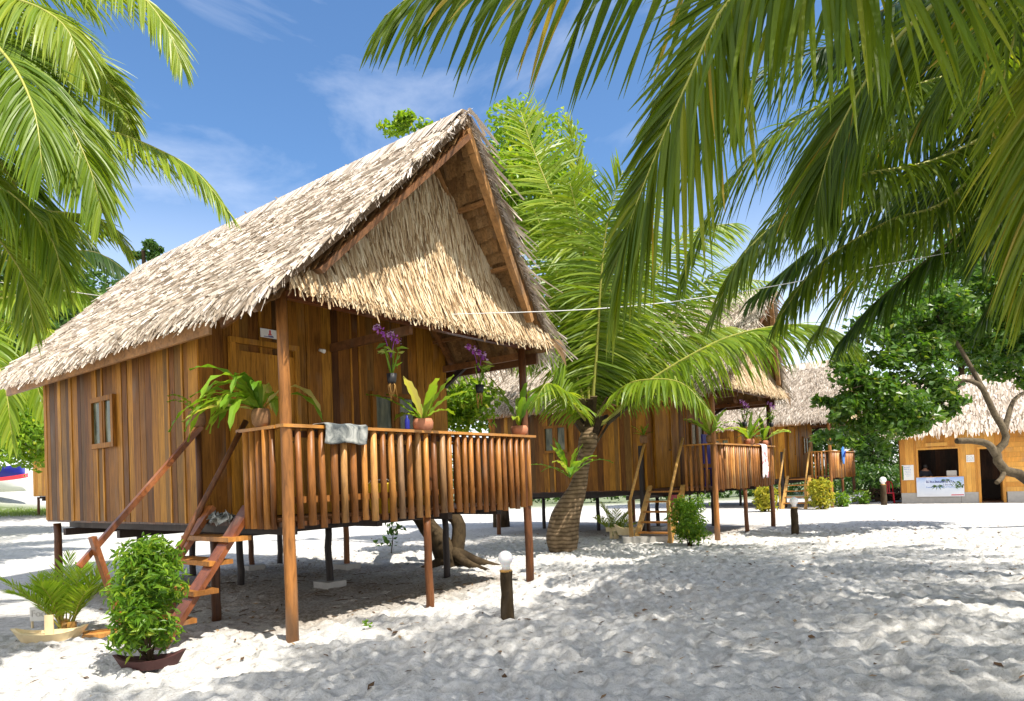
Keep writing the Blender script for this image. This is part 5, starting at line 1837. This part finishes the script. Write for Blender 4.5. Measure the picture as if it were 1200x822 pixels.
bollard('nearest log bollard lamp with white globe in front of the hut', gnd(595, 727), .56, .073)
bollard('log bollard lamp with white globe by the second hut balcony', gnd(932, 627), .66, .085)
bollard('farthest log bollard lamp with white globe near the red chair', gnd(1036, 592), .82, .11)


# cloths over rails
def drape(label, name, mat, o, x0, x1, front, back, seed, cat='towel', ztop=2.268):
    r = np.random.default_rng(seed)
    nx_, ny_ = 22, 22
    V_ = []
    for i in range(nx_):
        f = i / (nx_ - 1)
        x = x0 + (x1 - x0) * f
        for j in range(ny_):
            s = -back + (front + back) * j / (ny_ - 1)
            half = .085
            rip = .012 * math.sin(f * 19 + seed) + .008 * math.sin(f * 41 + s * 6)
            if abs(s) <= half:
                y, z = -.03 - s, ztop + .014 + .006 * math.sin(f * 13)
            elif s > 0:
                y, z = -.03 - half - .022 - rip * min(1, (s - half) * 8), ztop + .012 - (s - half) * (1 + .05 * math.sin(f * 9))
            else:
                y, z = -.03 + half + .022 + rip, ztop + .012 + (s + half)
            xx = x + .02 * math.sin(s * 9 + seed) * (1 if f in (0, 1) else .5)
            V_.append(H(xx, y, z, o))
    F_ = [(i * ny_ + j, (i + 1) * ny_ + j, (i + 1) * ny_ + j + 1, i * ny_ + j + 1) for i in range(nx_ - 1) for j in range(ny_ - 1)]
    ob = MB().add(V_, F_, .5, 0, True).build(name, mat)
    md = ob.modifiers.new('thickness', 'SOLIDIFY')
    md.thickness = .008
    return tag(ob, label, cat)


drape('mottled grey towel hung over the nearest hut railing', 'towel', M['towel'], HUT_O, .43, 1.02, .30, .22, 1)
drape('pale floral cloth hung over the second hut railing', 'towel', M['lace'], HUT2_O, 3.10, 3.55, .95, .15, 2, 'cloth')
t = thing('sandal_ornament', 'blue sandal shaped ornament on the railing of the farthest right hut', 'ornament', H(1.6, -.16, 1.75, HUT3_O), HUT_RZ)
MB().add([(math.cos(a) * .2 * (1 + .12 * math.sin(a)), y_, .32 + .36 * math.sin(a)) for y_ in (-.04, 0) for a in np.linspace(0, 2 * math.pi, 24, endpoint=False)],
         [tuple(reversed(range(24))), tuple(range(24, 48))] + [(i, (i + 1) % 24, 24 + (i + 1) % 24, 24 + i) for i in range(24)]).build('sole', M['blueplastic'], t)
MB().tube([(-.16, -.05, .25), (0, -.11, .5), (.16, -.05, .25)], .02, 6).build('strap', M['blue'], t)

# porch furniture and things
tb = thing('porch_table', 'orange topped wooden table on the nearest hut porch', 'table', H(3.1, .75, ZF), HUT_RZ)
MB().box((0, 0, 1.08), (.95, .5, .03), rnd=.9).build('table_top', M['redwood'], tb)
for sx in (-1, 1):
    for sy in (-1, 1):
        MB().box((sx * .38, sy * .19, .53), (.05, .05, 1.06), rnd=.4).build('leg', M['post'], tb)
bk = thing('bucket', 'yellow plastic bucket behind the nearest hut railing', 'bucket', H(1.65, .35, ZF), 0)
MB().lathe((0, 0, 0), [(.14, 0), (.18, .36), (.19, .38), (.165, .37), (.13, .02)], 18).build('tub', M['yellow'], bk)
MB().tube([(-.18, 0, .36), (-.1, -.12, .42), (.1, -.12, .42), (.18, 0, .36)], .006, 6).build('handle', M['white'], bk)
bt = thing('bottle', 'small blue bottle beside the clay potted fern', 'bottle', H(1.78, -.02, 2.263), 0)
MB().lathe((0, 0, 0), [(.03, 0), (.032, .02), (.032, .12), (.014, .15), (.014, .18)], 12).build('body', M['blue'], bt)
rc = drape('red cloth hanging beneath the second hut floor', 'red_cloth', M['red'], H(2.1, 2.2, 0, HUT2_O), .0, 1.0, .75, .1, 4, 'cloth', ztop=1.03)
ms = MB()
q = np.random.default_rng(2)
leaves(ms, [(0, 0, .03)], [.16], 26, .16, .7, 4, flat=.2)
mo = ms.build('cloth_heap', M['towel'], None, H(-.0, 1.2, ZF + .02))
tag(mo, 'crumpled cloths on the top step of the near stairs', 'cloths')
bch = thing('blue_chair', 'blue plastic chair on the second hut balcony', 'chair', H(1.55, .55, ZF, HUT2_O), HUT_RZ)
MB().box((0, 0, .45), (.45, .42, .04)).build('seat', M['blue'], bch)
MB().box((0, .22, .95), (.48, .04, .75)).build('backrest', M['blue'], bch)
for sx in (-1, 1):
    for sy in (-1, 1):
        MB().box((sx * .19, sy * .18, .22), (.04, .04, .44)).build('leg', M['blue'], bch)

# boats drawn up far left


def boat(label, loc, rz, L_, W_, h_, mats):
    t = thing('boat', label, 'boat', loc, rz, 'boats drawn up on the beach')
    V_, n_ = [], 16
    rows = ((0.0, .25), (.35, .8), (.75, 1.0), (1.0, 1.0))
    for z, k in rows:
        for i in range(n_ + 1):
            x = -1 + 2 * i / n_
            wd = (1 - abs(x) ** 2.6) * k
            V_.append((x * L_ / 2, -wd * W_ / 2, h_ * z + .28 * h_ * abs(x) ** 3 * z))
        for i in range(n_, -1, -1):
            x = -1 + 2 * i / n_
            wd = (1 - abs(x) ** 2.6) * k
            V_.append((x * L_ / 2, wd * W_ / 2, h_ * z + .28 * h_ * abs(x) ** 3 * z))
    m_ = 2 * (n_ + 1)
    mb = MB().add(V_, [(i * m_ + j, i * m_ + (j + 1) % m_, (i + 1) * m_ + (j + 1) % m_, (i + 1) * m_ + j) for i in range(2) for j in range(m_)] + [tuple(reversed(range(m_)))], .5, 0, True)
    mb.build('hull', M[mats[0]], t)
    MB().add(V_, [(2 * m_ + j, 2 * m_ + (j + 1) % m_, 3 * m_ + (j + 1) % m_, 3 * m_ + j) for j in range(m_)], .5, 0, True).build('gunwale', M[mats[1]], t)
    for x in (-.25, .2):
        MB().box((x * L_, 0, h_ * .85), (.22, W_ * .85, .04)).build('thwart', M['cream'], t)


b1 = at(-12, 552, 50)
boat('dark blue wooden boat drawn up behind the red one', (b1[0], b1[1], max(b1[2] - .5, ground_z(b1[0], b1[1]) - .05)), .05, 5.0, 1.3, .75, ('blue', 'blue'))
b2 = at(-14, 560, 46)
boat('red and white wooden boat drawn up on the far left beach', (b2[0], b2[1], max(b2[2] - 1.0, ground_z(b2[0], b2[1]) - .05)), .0, 5.4, 1.4, .95, ('white', 'redpaint'))
# grass at the far left
q = np.random.default_rng(12)
n = 5000
P0 = np.stack([q.uniform(-32, -21, n), q.uniform(32, 44, n), np.zeros(n)], -1)
P0[:, 2] = [ground_z(a, b) for a, b in P0[:, :2]]
hh_ = q.uniform(.08, .22, n)
dv = q.normal(0, .08, (n, 2))
wv = np.stack([q.uniform(.01, .02, n), np.zeros(n), np.zeros(n)], -1)
tip = P0 + np.concatenate([dv, hh_[:, None]], 1)
tag(MB().ribbons(np.stack([np.stack([P0 - wv, P0 + wv], 1), np.stack([tip - wv * .1, tip + wv * .1], 1)], 1), q.random(n)).build('grass', M['grass']), kind='stuff', label='short green grass at far left by the boats')

# leaf litter and twigs on the sand
mb = MB()
q = np.random.default_rng(3)


def sand_h(x, y):
    i = np.clip(np.searchsorted(xs, x), 0, nX - 1)
    j = np.clip(np.searchsorted(ys, y), 0, nY - 1)
    return Z[j, i]


for k in range(3400):
    if k < 620:
        x, y, _ = H(q.uniform(-.2, HW + .3), q.uniform(.2, HD), 0)
    else:
        x, y = q.uniform(-6, 12), q.uniform(4.6, 20)
    z = sand_h(x, y) + .006
    a = q.uniform(0, 6.28)
    s = q.uniform(.015, .045) if k < 620 else q.uniform(.012, .06)
    d1, d2 = np.array([math.cos(a), math.sin(a), q.normal() * .2]) * s, np.array([-math.sin(a), math.cos(a), q.normal() * .25]) * s * q.uniform(.15, .5)
    c_ = np.array([x, y, z + .004])
    mb.add([c_ - d1, c_ - d2 + [0, 0, .004], c_ + d1, c_ + d2 + [0, 0, .004]], [(0, 1, 2, 3)], q.random())
for k in range(60):
    x, y, _ = H(q.uniform(0, HW), q.uniform(.3, HD - 1), 0)
    z = sand_h(x, y)
    a = q.uniform(0, 6.28)
    d_ = np.array([math.cos(a), math.sin(a), 0]) * q.uniform(.04, .16)
    c_ = np.array([x, y, z + .01])
    mb.tube([c_ - d_, c_ + [0, 0, .008], c_ + d_], .005, 5, q.random() * .4)
tag(mb.build('leaf_litter', M['litter']), kind='stuff', label='dry leaves and twigs scattered over the sand')

# white wire strung across
wp = px((-170, 312, 6.3), (0, 331, 8.0), (60, 338, 9.2)) + [H(-.25, HD + .3, 3.86), ]
wl = spline(px((-150, 313, 6.2), (0, 331, 8.2), (60, 339, 9.6), (118, 347, 11.5)), 40)
tag(MB().tube(wl, .005, 6).build('overhead_wire', M['white']), 'white wire running from the left palm to the thatch of nearest hut', 'wire')
wr_ = spline(px((520, 369, 8.75), (700, 362, 8.2), (850, 345, 7.8), (1050, 308, 7.3), (1240, 272, 6.95)), 60)
tag(MB().tube(wr_, .005, 6).build('overhead_wire', M['white']), 'white wire running from the gable of nearest hut to the right palms', 'wire')
